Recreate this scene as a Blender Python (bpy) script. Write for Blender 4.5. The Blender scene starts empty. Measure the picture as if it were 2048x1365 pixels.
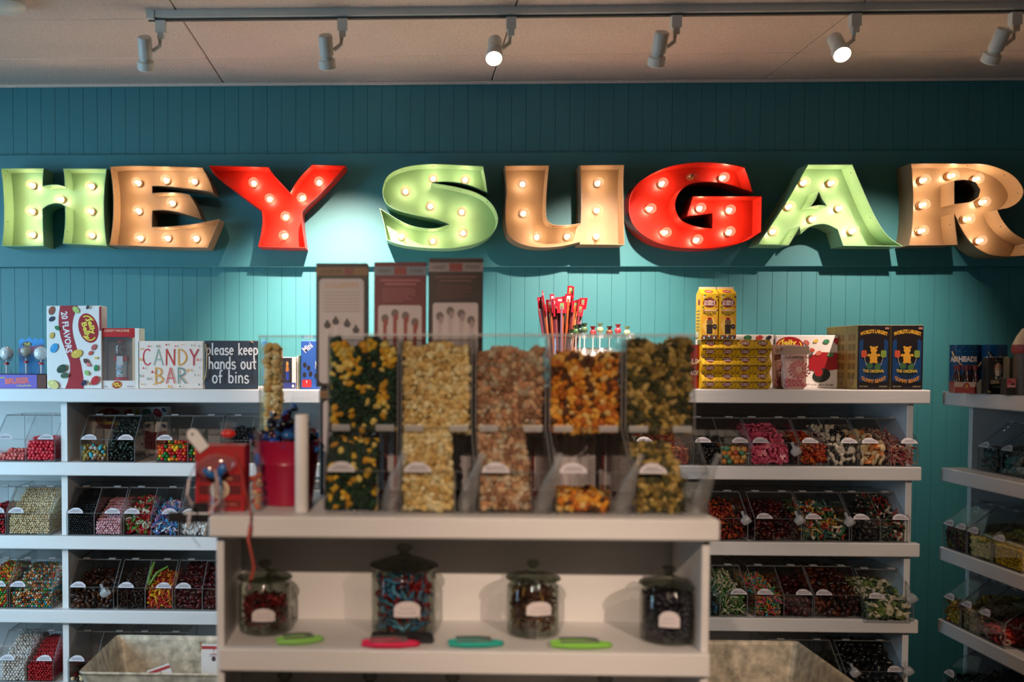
import bpy, math, random
import numpy as np
from mathutils import Vector, Matrix, Euler
from mathutils.geometry import tessellate_polygon
R = math.radians
rng = random.Random(7)
nrg = np.random.default_rng(7)
S = bpy.context.scene
COL = S.collection

# ------------------------------------------------------------------ camera
F = 35 / 36 * 2048
CAM = Vector((0, 0, 1.5))
yaw, pit, rol = R(2.0), R(2.0), 0.0022
a0 = Vector((-math.sin(yaw), math.cos(yaw), 0))
r0 = Vector((math.cos(yaw), math.sin(yaw), 0))
ca = (a0 * math.cos(pit) + Vector((0, 0, -math.sin(pit)))).normalized()
cu = r0.cross(ca)
cr = r0 * math.cos(rol) + cu * math.sin(rol)
cu = cr.cross(ca)
PU = 805 - F * cr.y / ca.y
PV = 717 + F * cu.y / ca.y
cam = bpy.data.cameras.new('camera')
cam.lens, cam.sensor_width = 35, 36
cam.shift_x, cam.shift_y = (1024 - PU) / 2048, (PV - 682.5) / 2048
cam.dof.use_dof = True
cam.dof.focus_distance, cam.dof.aperture_fstop = 3.35, 1.7
cam.clip_start = .05
co = bpy.data.objects.new('camera', cam)
COL.objects.link(co)
mw = Matrix((cr, cu, -ca)).transposed().to_4x4()
mw.translation = CAM
co.matrix_world = mw
S.camera = co
bpy.context.view_layer.update()


def at(u, v, Y):
    """world point seen at photo pixel (u,v) on the plane y=Y"""
    d = ca + cr * ((u - PU) / F) + cu * ((PV - v) / F)
    return CAM + d * (Y / d.y)


# ------------------------------------------------------------------ world, lights, exposure
S.view_settings.view_transform = 'Standard'
S.view_settings.look = 'None'
S.view_settings.gamma = 1
S.view_settings.use_curve_mapping = False
S.view_settings.exposure = 0
cy = S.cycles
cy.transparent_max_bounces = 64
cy.max_bounces, cy.diffuse_bounces, cy.glossy_bounces, cy.transmission_bounces = 7, 2, 3, 4
cy.sample_clamp_indirect = 4
cy.caustics_reflective = cy.caustics_refractive = False
w = bpy.data.worlds.new('world')
S.world = w
w.use_nodes = True
w.node_tree.nodes['Background'].inputs[0].default_value = (1, .82, .66, 1)
w.node_tree.nodes['Background'].inputs[1].default_value = .015


def area(name, loc, target, size, sy, power, col):
    l = bpy.data.lights.new(name, 'AREA')
    l.shape, l.size, l.size_y, l.energy, l.color = 'RECTANGLE', size, sy, power, col
    o = bpy.data.objects.new(name, l)
    COL.objects.link(o)
    o.location = loc
    o.rotation_euler = (Vector(target) - Vector(loc)).to_track_quat('-Z', 'Y').to_euler()
    return o




def spot(name, loc, target, power, col, size, blend=.6, rad=.018):
    l = bpy.data.lights.new(name, 'SPOT')
    l.energy, l.color, l.spot_size, l.spot_blend, l.shadow_soft_size = power, col, size, blend, rad
    o = bpy.data.objects.new(name, l)
    COL.objects.link(o)
    o.location = loc
    o.rotation_euler = (Vector(target) - Vector(loc)).to_track_quat('-Z', 'Y').to_euler()
    return o


area('window_daylight', (-2.52, 2.05, 1.5), (-.95, 3.6, 1.05), 1.1, 1.4, 23, (.45, .765, 1)).data.spread = R(105)
for x, xt, p in ((-.35, -.25, 172), (1.35, .95, 165)):
    spot('shop_spot', (x, -.5, 2.38), (xt, 2.6, .55), p, (1, .74, .56), R(47), .75, .03)


# ------------------------------------------------------------------ materials
def C(r, g, b):
    return tuple(((x / 255) / 12.92 if x / 255 <= .04045 else ((x / 255 + .055) / 1.055) ** 2.4) for x in (r, g, b)) + (1,)


def mat(name, col, rough=.5, metal=0, noise=0, scale=30, bump=0, bscale=60, attr=False, spec=.5, stretch=None, sub=0, coat=0):
    m = bpy.data.materials.new(name)
    m.use_nodes = True
    nt = m.node_tree
    b = nt.nodes['Principled BSDF']
    b.inputs['Roughness'].default_value = rough
    b.inputs['Metallic'].default_value = metal
    b.inputs['Specular IOR Level'].default_value = spec
    b.inputs['Coat Weight'].default_value = coat
    b.inputs['Base Color'].default_value = col
    tc = nt.nodes.new('ShaderNodeTexCoord')
    src = tc.outputs['Object']
    if stretch:
        mp = nt.nodes.new('ShaderNodeMapping')
        mp.inputs['Scale'].default_value = stretch
        nt.links.new(src, mp.inputs[0])
        src = mp.outputs[0]
    base = None
    if attr:
        an = nt.nodes.new('ShaderNodeAttribute')
        an.attribute_name = 'Col'
        base = an.outputs['Color']
        nt.links.new(base, b.inputs['Base Color'])
    if noise:
        n = nt.nodes.new('ShaderNodeTexNoise')
        n.inputs['Scale'].default_value = scale
        n.inputs['Detail'].default_value = 5
        nt.links.new(src, n.inputs['Vector'])
        mr = nt.nodes.new('ShaderNodeMapRange')
        mr.inputs[1].default_value, mr.inputs[2].default_value = .3, .7
        mr.inputs[3].default_value, mr.inputs[4].default_value = 1 - noise, 1 + noise * .4
        nt.links.new(n.outputs[0], mr.inputs[0])
        mx = nt.nodes.new('ShaderNodeVectorMath')
        mx.operation = 'SCALE'
        if base:
            nt.links.new(base, mx.inputs[0])
        else:
            mx.inputs[0].default_value = col[:3]
        nt.links.new(mr.outputs[0], mx.inputs['Scale'])
        nt.links.new(mx.outputs[0], b.inputs['Base Color'])
    if bump:
        n = nt.nodes.new('ShaderNodeTexNoise')
        n.inputs['Scale'].default_value = bscale
        nt.links.new(src, n.inputs['Vector'])
        bp = nt.nodes.new('ShaderNodeBump')
        bp.inputs['Strength'].default_value = bump
        bp.inputs['Distance'].default_value = .004
        nt.links.new(n.outputs[0], bp.inputs['Height'])
        nt.links.new(bp.outputs[0], b.inputs['Normal'])
    return m


def clear(name, tint, gl=1.0, ior=1.45, edge=None, ew=.5, haze=0, rough=.03):
    """thin clear sheet: transparent with a fresnel reflection; edge darkens at grazing angles"""
    m = bpy.data.materials.new(name)
    m.use_nodes = True
    nt = m.node_tree
    nt.nodes.clear()
    out = nt.nodes.new('ShaderNodeOutputMaterial')
    tr = nt.nodes.new('ShaderNodeBsdfTransparent')
    tr.inputs[0].default_value = tint
    g = nt.nodes.new('ShaderNodeBsdfGlossy')
    g.inputs['Roughness'].default_value = rough
    g.inputs[0].default_value = (gl, gl, gl, 1)
    fl = nt.nodes.new('ShaderNodeLayerWeight')
    fl.inputs[0].default_value = .5
    pw = nt.nodes.new('ShaderNodeMath')
    pw.operation = 'POWER'
    pw.inputs[1].default_value = 4.5
    nt.links.new(fl.outputs['Facing'], pw.inputs[0])
    fr = nt.nodes.new('ShaderNodeMapRange')
    fr.inputs[3].default_value = ((ior - 1) / (ior + 1)) ** 2
    fr.inputs[4].default_value = .75
    nt.links.new(pw.outputs[0], fr.inputs[0])
    if edge:
        lw = nt.nodes.new('ShaderNodeLayerWeight')
        lw.inputs[0].default_value = ew
        mc = nt.nodes.new('ShaderNodeMix')
        mc.data_type = 'RGBA'
        mc.inputs[6].default_value = tint
        mc.inputs[7].default_value = edge
        nt.links.new(lw.outputs['Facing'], mc.inputs[0])
        nt.links.new(mc.outputs[2], tr.inputs[0])
    mx = nt.nodes.new('ShaderNodeMixShader')
    nt.links.new(fr.outputs[0], mx.inputs[0])
    nt.links.new(tr.outputs[0], mx.inputs[1])
    nt.links.new(g.outputs[0], mx.inputs[2])
    last = mx
    if haze:
        df = nt.nodes.new('ShaderNodeBsdfDiffuse')
        df.inputs[0].default_value = (.8, .8, .8, 1)
        m2 = nt.nodes.new('ShaderNodeMixShader')
        m2.inputs[0].default_value = haze
        nt.links.new(mx.outputs[0], m2.inputs[1])
        nt.links.new(df.outputs[0], m2.inputs[2])
        last = m2
    nt.links.new(last.outputs[0], out.inputs[0])
    return m


def emit(name, col, strength, sample=True):
    m = bpy.data.materials.new(name)
    m.use_nodes = True
    nt = m.node_tree
    nt.nodes.clear()
    out = nt.nodes.new('ShaderNodeOutputMaterial')
    e = nt.nodes.new('ShaderNodeEmission')
    e.inputs[0].default_value = col
    e.inputs[1].default_value = strength
    nt.links.new(e.outputs[0], out.inputs[0])
    if not sample:
        m.cycles.emission_sampling = 'NONE'
    return m


M = {}
M['teal'] = mat('teal_paint', (.034, .180, .204, 1), .5, noise=.05, scale=9, bump=.06, bscale=160, stretch=(1, 1, .3))
M['white'] = mat('white_paint', (.78, .77, .76, 1), .45, noise=.05, scale=14, bump=.12, bscale=70, stretch=(.2, 1, 1))
M['ceil'] = mat('ceiling_board', (.80, .60, .50, 1), .9, noise=.12, scale=160, bump=.6, bscale=260, stretch=(1, .5, 1))
M['seam'] = mat('ceiling_gap', (.10, .085, .075, 1), .9, noise=.1)
M['floor'] = mat('floor_boards', (.13, .09, .06, 1), .5, noise=.3, scale=8, stretch=(6, .6, 1))
M['plain'] = mat('wall_plaster', (.30, .27, .24, 1), .8, noise=.05)
M['col'] = mat('printed_card', (1, 1, 1, 1), .45, attr=True)
M['candy'] = mat('candy_pieces', (1, 1, 1, 1), .35, attr=True, noise=.12, scale=120)
M['corn'] = mat('popped_corn', (1, 1, 1, 1), .75, attr=True, noise=.3, scale=220, bump=.5, bscale=300)
M['gloss'] = mat('hard_shell_candy', (1, 1, 1, 1), .18, attr=True, noise=.05)
M['acr'] = clear('clear_acrylic', (.975, .98, .98, 1), .9, 1.42)
M['edge'] = clear('acrylic_cut_edge', (.45, .47, .47, 1), .9, 1.5, haze=.18, rough=.15)
M['tab'] = clear('frosted_acrylic', (.9, .9, .9, 1), .9, 1.5, haze=.30, rough=.2)
M['frost'] = clear('frosted_plastic', (.85, .85, .85, 1), .9, 1.5, haze=.12, rough=.35)
M['glass'] = clear('jar_glass', (.97, .98, .97, 1), 1, 1.5, edge=(.50, .53, .47, 1), ew=.28)
M['lidglass'] = clear('jar_lid_glass', (.80, .82, .77, 1), 1, 1.5, edge=(.25, .27, .22, 1), ew=.45)
M['film'] = clear('cellophane', (.93, .94, .95, 1), 1, 1.5, haze=.05, rough=.08)
M['black'] = mat('black_plastic', (.012, .012, .013, 1), .4, noise=.1)
M['lamp'] = mat('lamp_white_metal', (.80, .77, .70, 1), .4, noise=.05)
M['brass'] = mat('socket_brass', (.75, .45, .2, 1), .35, .8, noise=.1)
M['screw'] = mat('screw_steel', (.12, .09, .06, 1), .5, .6, noise=.1)
M['fil'] = emit('bulb_filament', (1, .74, .50, 1), 290)
M['fil_off'] = mat('cold_filament', (.05, .03, .02, 1), .5, noise=.1)
M['led'] = emit('lamp_face', (1, .86, .66, 1), 9, False)
M['zinc'] = mat('galvanized_steel', (.66, .60, .47, 1), .5, .15, noise=.5, scale=38, bump=.15)
M['paper'] = mat('white_paper', (.82, .80, .78, 1), .8, noise=.04)
M['mag'] = mat('magenta_enamel', (.40, .012, .055, 1), .3, noise=.06)
M['red'] = mat('red_card', (.42, .008, .012, 1), .4, noise=.06)
M['rope'] = mat('jute_cord', (.55, .36, .17, 1), .8, noise=.3, scale=200)
M['steel'] = mat('brushed_steel', (.5, .5, .48, 1), .3, .9, noise=.1)
M['core'] = mat('packing_shadow', (.05, .04, .03, 1), .9, noise=.1)


def globe_mat(name, e):
    m = clear(name, (.97, .93, .88, 1), 1, 1.5)
    nt = m.node_tree
    out = nt.nodes['Material Output']
    last = out.inputs[0].links[0].from_node
    if e:
        em = nt.nodes.new('ShaderNodeEmission')
        em.inputs[0].default_value = (1, .62, .42, 1)
        em.inputs[1].default_value = e
        ad = nt.nodes.new('ShaderNodeAddShader')
        nt.links.new(last.outputs[0], ad.inputs[0])
        nt.links.new(em.outputs[0], ad.inputs[1])
        nt.links.new(ad.outputs[0], out.inputs[0])
    m.cycles.emission_sampling = 'NONE'
    return m


M['globe'] = globe_mat('lit_bulb_glass', .22)
M['globe_off'] = globe_mat('unlit_bulb_glass', 0)


# ------------------------------------------------------------------ mesh helpers
class MB:
    def __init__(s):
        s.v, s.f, s.m, s.c = [], [], [], []

    def add(s, vs, fs, mi=0, col=(1, 1, 1, 1)):
        n = len(s.v)
        s.v += [tuple(p) for p in vs]
        s.f += [tuple(i + n for i in f) for f in fs]
        if isinstance(mi, int):
            mi = [mi] * len(fs)
        s.m += list(mi)
        s.c += [col] * len(vs)
        return s

    def box(s, x0, y0, z0, x1, y1, z1, mi=0, col=(1, 1, 1, 1), thin=None, M4=None):
        vs = [Vector((x, y, z)) for x in (x0, x1) for y in (y0, y1) for z in (z0, z1)]
        if M4 is not None:
            vs = [M4 @ p for p in vs]
        fs = [(0, 1, 3, 2), (4, 6, 7, 5), (0, 4, 5, 1), (2, 3, 7, 6), (0, 2, 6, 4), (1, 5, 7, 3)]
        if thin is not None:  # large faces mi, rim faces 1
            mm = [1] * 6
            mm[2 * thin] = mm[2 * thin + 1] = mi
            mi = mm
        return s.add(vs, fs, mi, col)

    def bev(s, x0, y0, z0, x1, y1, z1, b=.003, mi=0, col=(1, 1, 1, 1)):
        """box with chamfered edges"""
        vs, fs = [], []
        cx, cy_, cz = (x0 + x1) / 2, (y0 + y1) / 2, (z0 + z1) / 2
        h = ((x1 - x0) / 2, (y1 - y0) / 2, (z1 - z0) / 2)
        idx = {}
        for sx in (-1, 1):
            for sy in (-1, 1):
                for sz in (-1, 1):
                    for ax in range(3):
                        p = [sx * (h[0] - b), sy * (h[1] - b), sz * (h[2] - b)]
                        p[ax] = (sx, sy, sz)[ax] * h[ax]
                        idx[(sx, sy, sz, ax)] = len(vs)
                        vs.append((cx + p[0], cy_ + p[1], cz + p[2]))
        for ax in range(3):
            o1, o2 = [i for i in range(3) if i != ax]
            for sg in (-1, 1):
                q = []
                for (p1, p2) in ((-1, -1), (1, -1), (1, 1), (-1, 1)):
                    k = [0, 0, 0]
                    k[ax], k[o1], k[o2] = sg, p1, p2
                    q.append(idx[tuple(k) + (ax,)])
                fs.append(tuple(q))
            for p1 in (-1, 1):
                for p2 in (-1, 1):
                    k0, k1 = [0, 0, 0], [0, 0, 0]
                    k0[ax], k1[ax] = -1, 1
                    k0[o1] = k1[o1] = p1
                    k0[o2] = k1[o2] = p2
                    fs.append((idx[tuple(k0) + (o1,)], idx[tuple(k1) + (o1,)], idx[tuple(k1) + (o2,)], idx[tuple(k0) + (o2,)]))
        for sx in (-1, 1):
            for sy in (-1, 1):
                for sz in (-1, 1):
                    fs.append(tuple(idx[(sx, sy, sz, ax)] for ax in range(3)))
        return s.add(vs, fs, mi, col)

    def lathe(s, prof, n=24, c=(0, 0, 0), mi=0, col=(1, 1, 1, 1), M4=None, close=False):
        vs, fs = [], []
        for r, z in prof:
            for k in range(n):
                t = 2 * math.pi * k / n
                p = Vector((c[0] + r * math.cos(t), c[1] + r * math.sin(t), c[2] + z))
                vs.append(M4 @ p if M4 is not None else p)
        for i in range(len(prof) - 1):
            for k in range(n):
                fs.append((i * n + k, i * n + (k + 1) % n, (i + 1) * n + (k + 1) % n, (i + 1) * n + k))
        if close:
            fs.append(tuple(range(n))[::-1])
            fs.append(tuple(range((len(prof) - 1) * n, len(prof) * n)))
        return s.add(vs, fs, mi, col)

    def tube(s, pts, r, n=6, mi=0, col=(1, 1, 1, 1), flat=1):
        pts = [Vector(p) for p in pts]
        vs, fs = [], []
        up = Vector((.13, .2, 1))
        for i, p in enumerate(pts):
            d = (pts[min(i + 1, len(pts) - 1)] - pts[max(i - 1, 0)]).normalized()
            x = d.cross(up)
            x = x.normalized() if x.length > 1e-4 else Vector((1, 0, 0))
            y = x.cross(d)
            rr = r[i] if isinstance(r, (list, tuple)) else r
            for k in range(n):
                t = 2 * math.pi * k / n
                vs.append(p + x * math.cos(t) * rr + y * math.sin(t) * rr * flat)
        for i in range(len(pts) - 1):
            for k in range(n):
                fs.append((i * n + k, i * n + (k + 1) % n, (i + 1) * n + (k + 1) % n, (i + 1) * n + k))
        fs.append(tuple(range(n))[::-1])
        fs.append(tuple(range((len(pts) - 1) * n, len(pts) * n)))
        return s.add(vs, fs, mi, col)

    def ball(s, c, r, n=12, mi=0, col=(1, 1, 1, 1), sc=(1, 1, 1), M4=None):
        m = max(4, n // 2)
        vs = [Vector((0, 0, r))]
        fs = []
        for i in range(1, m):
            ph = math.pi * i / m
            for k in range(n):
                t = 2 * math.pi * k / n
                vs.append(Vector((r * math.sin(ph) * math.cos(t), r * math.sin(ph) * math.sin(t), r * math.cos(ph))))
        vs.append(Vector((0, 0, -r)))
        L = len(vs) - 1
        for k in range(n):
            fs.append((0, 1 + k, 1 + (k + 1) % n))
            fs.append((L, 1 + (m - 2) * n + (k + 1) % n, 1 + (m - 2) * n + k))
        for i in range(m - 2):
            for k in range(n):
                fs.append((1 + i * n + k, 1 + (i + 1) * n + k, 1 + (i + 1) * n + (k + 1) % n, 1 + i * n + (k + 1) % n))
        vs = [Vector((p.x * sc[0], p.y * sc[1], p.z * sc[2])) for p in vs]
        vs = [(M4 @ p if M4 is not None else p) + Vector(c) for p in vs]
        return s.add(vs, fs, mi, col)

    def prism(s, poly, y0, y1, mi=0, col=(1, 1, 1, 1), M4=None):
        """poly of (x,z) extruded along y"""
        n = len(poly)
        vs = [Vector((x, y0, z)) for x, z in poly] + [Vector((x, y1, z)) for x, z in poly]
        if M4 is not None:
            vs = [M4 @ p for p in vs]
        tri = tessellate_polygon([[Vector((x, z, 0)) for x, z in poly]])
        fs = [tuple(t) for t in tri] + [tuple(i + n for i in t)[::-1] for t in tri]
        fs += [(i, (i + 1) % n, (i + 1) % n + n, i + n) for i in range(n)]
        return s.add(vs, fs, mi, col)

    def prismx(s, poly, x0, x1, mi=0, col=(1, 1, 1, 1)):
        """poly of (y,z) extruded along x"""
        n = len(poly)
        vs = [(x0, y, z) for y, z in poly] + [(x1, y, z) for y, z in poly]
        tri = tessellate_polygon([[Vector((y, z, 0)) for y, z in poly]])
        fs = [tuple(t) for t in tri] + [tuple(i + n for i in t)[::-1] for t in tri]
        fs += [(i, (i + 1) % n, (i + 1) % n + n, i + n) for i in range(n)]
        return s.add(vs, fs, mi, col)

    def build(s, name, mats, parent=None, smooth=False, loc=None):
        me = bpy.data.meshes.new(name)
        me.from_pydata(s.v, [], s.f)
        if not isinstance(mats, (list, tuple)):
            mats = [mats]
        for k in mats:
            me.materials.append(M[k] if isinstance(k, str) else k)
        me.polygons.foreach_set('material_index', np.array(s.m, dtype=np.int32))
        if smooth:
            me.polygons.foreach_set('use_smooth', np.ones(len(s.f), dtype=bool))
        ca_ = me.color_attributes.new('Col', 'FLOAT_COLOR', 'POINT')
        ca_.data.foreach_set('color', np.array([c if len(c) == 4 else tuple(c) + (1,) for c in s.c], dtype=np.float32).ravel())
        me.update()
        import bmesh
        bm = bmesh.new()
        bm.from_mesh(me)
        bmesh.ops.recalc_face_normals(bm, faces=bm.faces)
        bm.to_mesh(me)
        bm.free()
        if smooth:
            me.set_sharp_from_angle(angle=R(40))
        o = bpy.data.objects.new(name, me)
        COL.objects.link(o)
        if parent is not None:
            o.parent = parent
        if loc is not None:
            o.location = loc
        return o


_tc = {}


def text_mesh(t, bold=0):
    k = (t, bold)
    if k not in _tc:
        c = bpy.data.curves.new('lettering', 'FONT')
        c.body, c.resolution_u, c.offset = t, 2, bold
        o = bpy.data.objects.new('lettering', c)
        me = o.to_mesh()
        v = np.array([p.co[:2] for p in me.vertices]) if len(me.vertices) else np.zeros((1, 2))
        f = [tuple(p.vertices) for p in me.polygons]
        o.to_mesh_clear()
        bpy.data.objects.remove(o)
        bpy.data.curves.remove(c)
        v = v - (v.min(0) + v.max(0)) / 2
        _tc[k] = (v, f)
    return _tc[k]


class Print(MB):
    """flat coloured shapes laid one over another on a face in the local x-z plane, looking along +y"""

    def __init__(s, step=.00012):
        super().__init__()
        s.y, s.step = 0, step

    def lay(s):
        s.y -= s.step
        return s.y

    def poly(s, pts, col):
        y = s.lay()
        tri = tessellate_polygon([[Vector((x, z, 0)) for x, z in pts]])
        s.add([(x, y, z) for x, z in pts], [tuple(t) for t in tri], 0, col)
        return s

    def rect(s, x0, z0, x1, z1, col):
        return s.poly([(x0, z0), (x1, z0), (x1, z1), (x0, z1)], col)

    def ell(s, cx, cz, rx, rz, col, rot=0, n=20, a0=0, a1=360):
        p = []
        for k in range(n + (a1 - a0 < 360)):
            t = R(a0 + (a1 - a0) * k / n)
            x, z = rx * math.cos(t), rz * math.sin(t)
            p.append((cx + x * math.cos(rot) - z * math.sin(rot), cz + x * math.sin(rot) + z * math.cos(rot)))
        return s.poly(p, col)

    def rrect(s, x0, z0, x1, z1, r, col):
        p = []
        for cx, cz, a in ((x1 - r, z0 + r, -90), (x1 - r, z1 - r, 0), (x0 + r, z1 - r, 90), (x0 + r, z0 + r, 180)):
            for k in range(5):
                t = R(a + 22.5 * k)
                p.append((cx + r * math.cos(t), cz + r * math.sin(t)))
        return s.poly(p, col)

    def text(s, t, cx, cz, w, h, col, rot=0, arc=0, bold=.02):
        v, f = text_mesh(t, bold)
        e = np.maximum(v.max(0) - v.min(0), 1e-6)
        q = v / e * np.array([w, h])
        q[:, 1] -= arc * (q[:, 0] / (w / 2)) ** 2
        c_, s_ = math.cos(rot), math.sin(rot)
        y = s.lay()
        s.add([(cx + x * c_ - z * s_, y, cz + x * s_ + z * c_) for x, z in q], f, 0, col)
        return s

    def stroke(s, pts, wd, col):
        y = s.lay()
        for (x0, z0), (x1, z1) in zip(pts[:-1], pts[1:]):
            y -= .00003
            s.y = y
            d = Vector((x1 - x0, z1 - z0))
            if d.length < 1e-9:
                continue
            d.normalize()
            nx, nz = -d.y * wd / 2, d.x * wd / 2
            ex, ez = d.x * wd * .3, d.y * wd * .3
            s.add([(x0 + nx - ex, y, z0 + nz - ez), (x0 - nx - ex, y, z0 - nz - ez), (x1 - nx + ex, y, z1 - nz + ez), (x1 + nx + ex, y, z1 + nz + ez)], [(0, 1, 2, 3)], 0, col)
        return s

    def put(s, name, parent, loc=(0, 0, 0), rz=0, rx=0):
        o = s.build(name, 'col', parent)
        o.location = loc
        o.rotation_euler = (rx, 0, rz)
        return o


def thing(name, label, cat, loc=(0, 0, 0), rz=0, group=None):
    o = bpy.data.objects.new(name, None)
    COL.objects.link(o)
    o.empty_display_size = .05
    o.location = loc
    o.rotation_euler = (0, 0, rz)
    return tag(o, label, cat, group)


def tag(o, label, cat, group=None, kind=None):
    o['label'], o['category'] = label, cat
    if group:
        o['group'] = group
    if kind:
        o['kind'] = kind
    return o


def struct(o):
    o['kind'] = 'structure'
    return o


def kids(o):
    return [c for c in bpy.data.objects if c.parent == o]


def copy_tree(o, parent=None):
    c = o.copy()
    COL.objects.link(c)
    if parent:
        c.parent = parent
    for k in list(o.children):
        copy_tree(k, c)
    return c


def dup(o, loc, rz=None, label=None):
    c = copy_tree(o)
    c.location = loc
    if rz is not None:
        c.rotation_euler = (0, 0, rz)
    if label:
        c['label'] = label
    return c


# ------------------------------------------------------------------ room
WY = 3.6
zc = at(800, 164, WY).z
XL, XR = -2.6, 2.5
# grooved teal boards
mb = MB()
pitch = .0515
x = XL
while x < XR:
    mb.add([(x, WY, 0), (x + pitch - .0013, WY, 0), (x + pitch - .0013, WY, zc), (x, WY, zc)], [(0, 1, 2, 3)])
    g = x + pitch - .0013
    mb.add([(g, WY, 0), (g, WY, zc), (g + .00065, WY + .0022, zc), (g + .00065, WY + .0022, 0)], [(0, 1, 2, 3)])
    mb.add([(g + .0013, WY, 0), (g + .0013, WY, zc), (g + .00065, WY + .0022, zc), (g + .00065, WY + .0022, 0)], [(0, 1, 2, 3)])
    x += pitch
mb.box(XL, WY + .005, 0, x, WY + .1, zc)
struct(mb.build('wall_back', 'teal'))
mb = MB().box(XL, -3.2, -.1, XR, WY + .1, 0)
struct(mb.build('floor', 'floor'))
# ceiling boards with gaps
mb = MB().box(XL, -3.2, zc + .012, XR, WY + .1, zc + .1, 1)
sx = [at(u, 160, WY).x for u in (447, 985, 1530)]
dx = (sx[2] - sx[0]) / 2
xs = [sx[0] + dx * k for k in range(-3, 5)]
y1 = (zc - 1.5) / (at(800, 112, 3).z - 1.5) * 3
y2 = (zc - 1.5) / (at(800, 33, 3).z - 1.5) * 3
ys = [-3.2] + [y2 - 1.2 * k for k in range(4, -1, -1)] + [y1, WY]
xs = [max(XL, v) for v in xs]
xs[-1] = XR
for i in range(len(xs) - 1):
    for j in range(len(ys) - 1):
        if xs[i + 1] - xs[i] > .02 and ys[j + 1] - ys[j] > .02:
            mb.bev(xs[i] + .002, ys[j] + .0016, zc, xs[i + 1] - .002, ys[j + 1] - .0016, zc + .014, .002)
struct(mb.build('ceiling', ['ceil', 'seam']))
mb = MB().bev(XL, WY - .014, zc - .012, XR, WY, zc, .003)
struct(mb.build('trim_1', 'ceil'))
struct(MB().box(XR, -3.2, 0, XR + .1, WY, zc).build('wall_right', 'plain'))
mb = MB().box(XL - .1, -3.2, 0, XL, WY, .8).box(XL - .1, -3.2, 2.4, XL, WY, zc).box(XL - .1, -3.2, .8, XL, 1.3, 2.4).box(XL - .1, 2.85, .8, XL, WY, 2.4)
struct(mb.build('wall_left', 'plain'))
mb = MB().box(XL - .08, 1.3, .8, XL, 1.36, 2.4).box(XL - .08, 2.79, .8, XL, 2.85, 2.4).box(XL - .08, 1.36, .8, XL, 2.79, .86).box(XL - .08, 1.36, 2.34, XL, 2.79, 2.4).box(XL - .07, 2.05, .86, XL - .02, 2.11, 2.34)
struct(mb.build('window_1', 'white'))

# flat board that carries the letters
BY = WY - .024
zb0, zb1 = at(1000, 534, BY).z, at(1000, 305, BY).z
o = MB().bev(XL + .3, BY, zb0, XR - .02, WY - .0005, zb1, .002).build('sign_board', 'teal')
tag(o, 'long flat teal board fixed to the grooved wall behind the lit letters', 'board')

# ------------------------------------------------------------------ marquee letters
KZ = 700 / 2048
def pa(x, y): return (x * KZ, 280 + y * KZ)
def pb(x, y): return (700 + x * KZ, 280 + y * KZ)
def pc(x, y): return (1348 + x * KZ, 280 + y * KZ)

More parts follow.
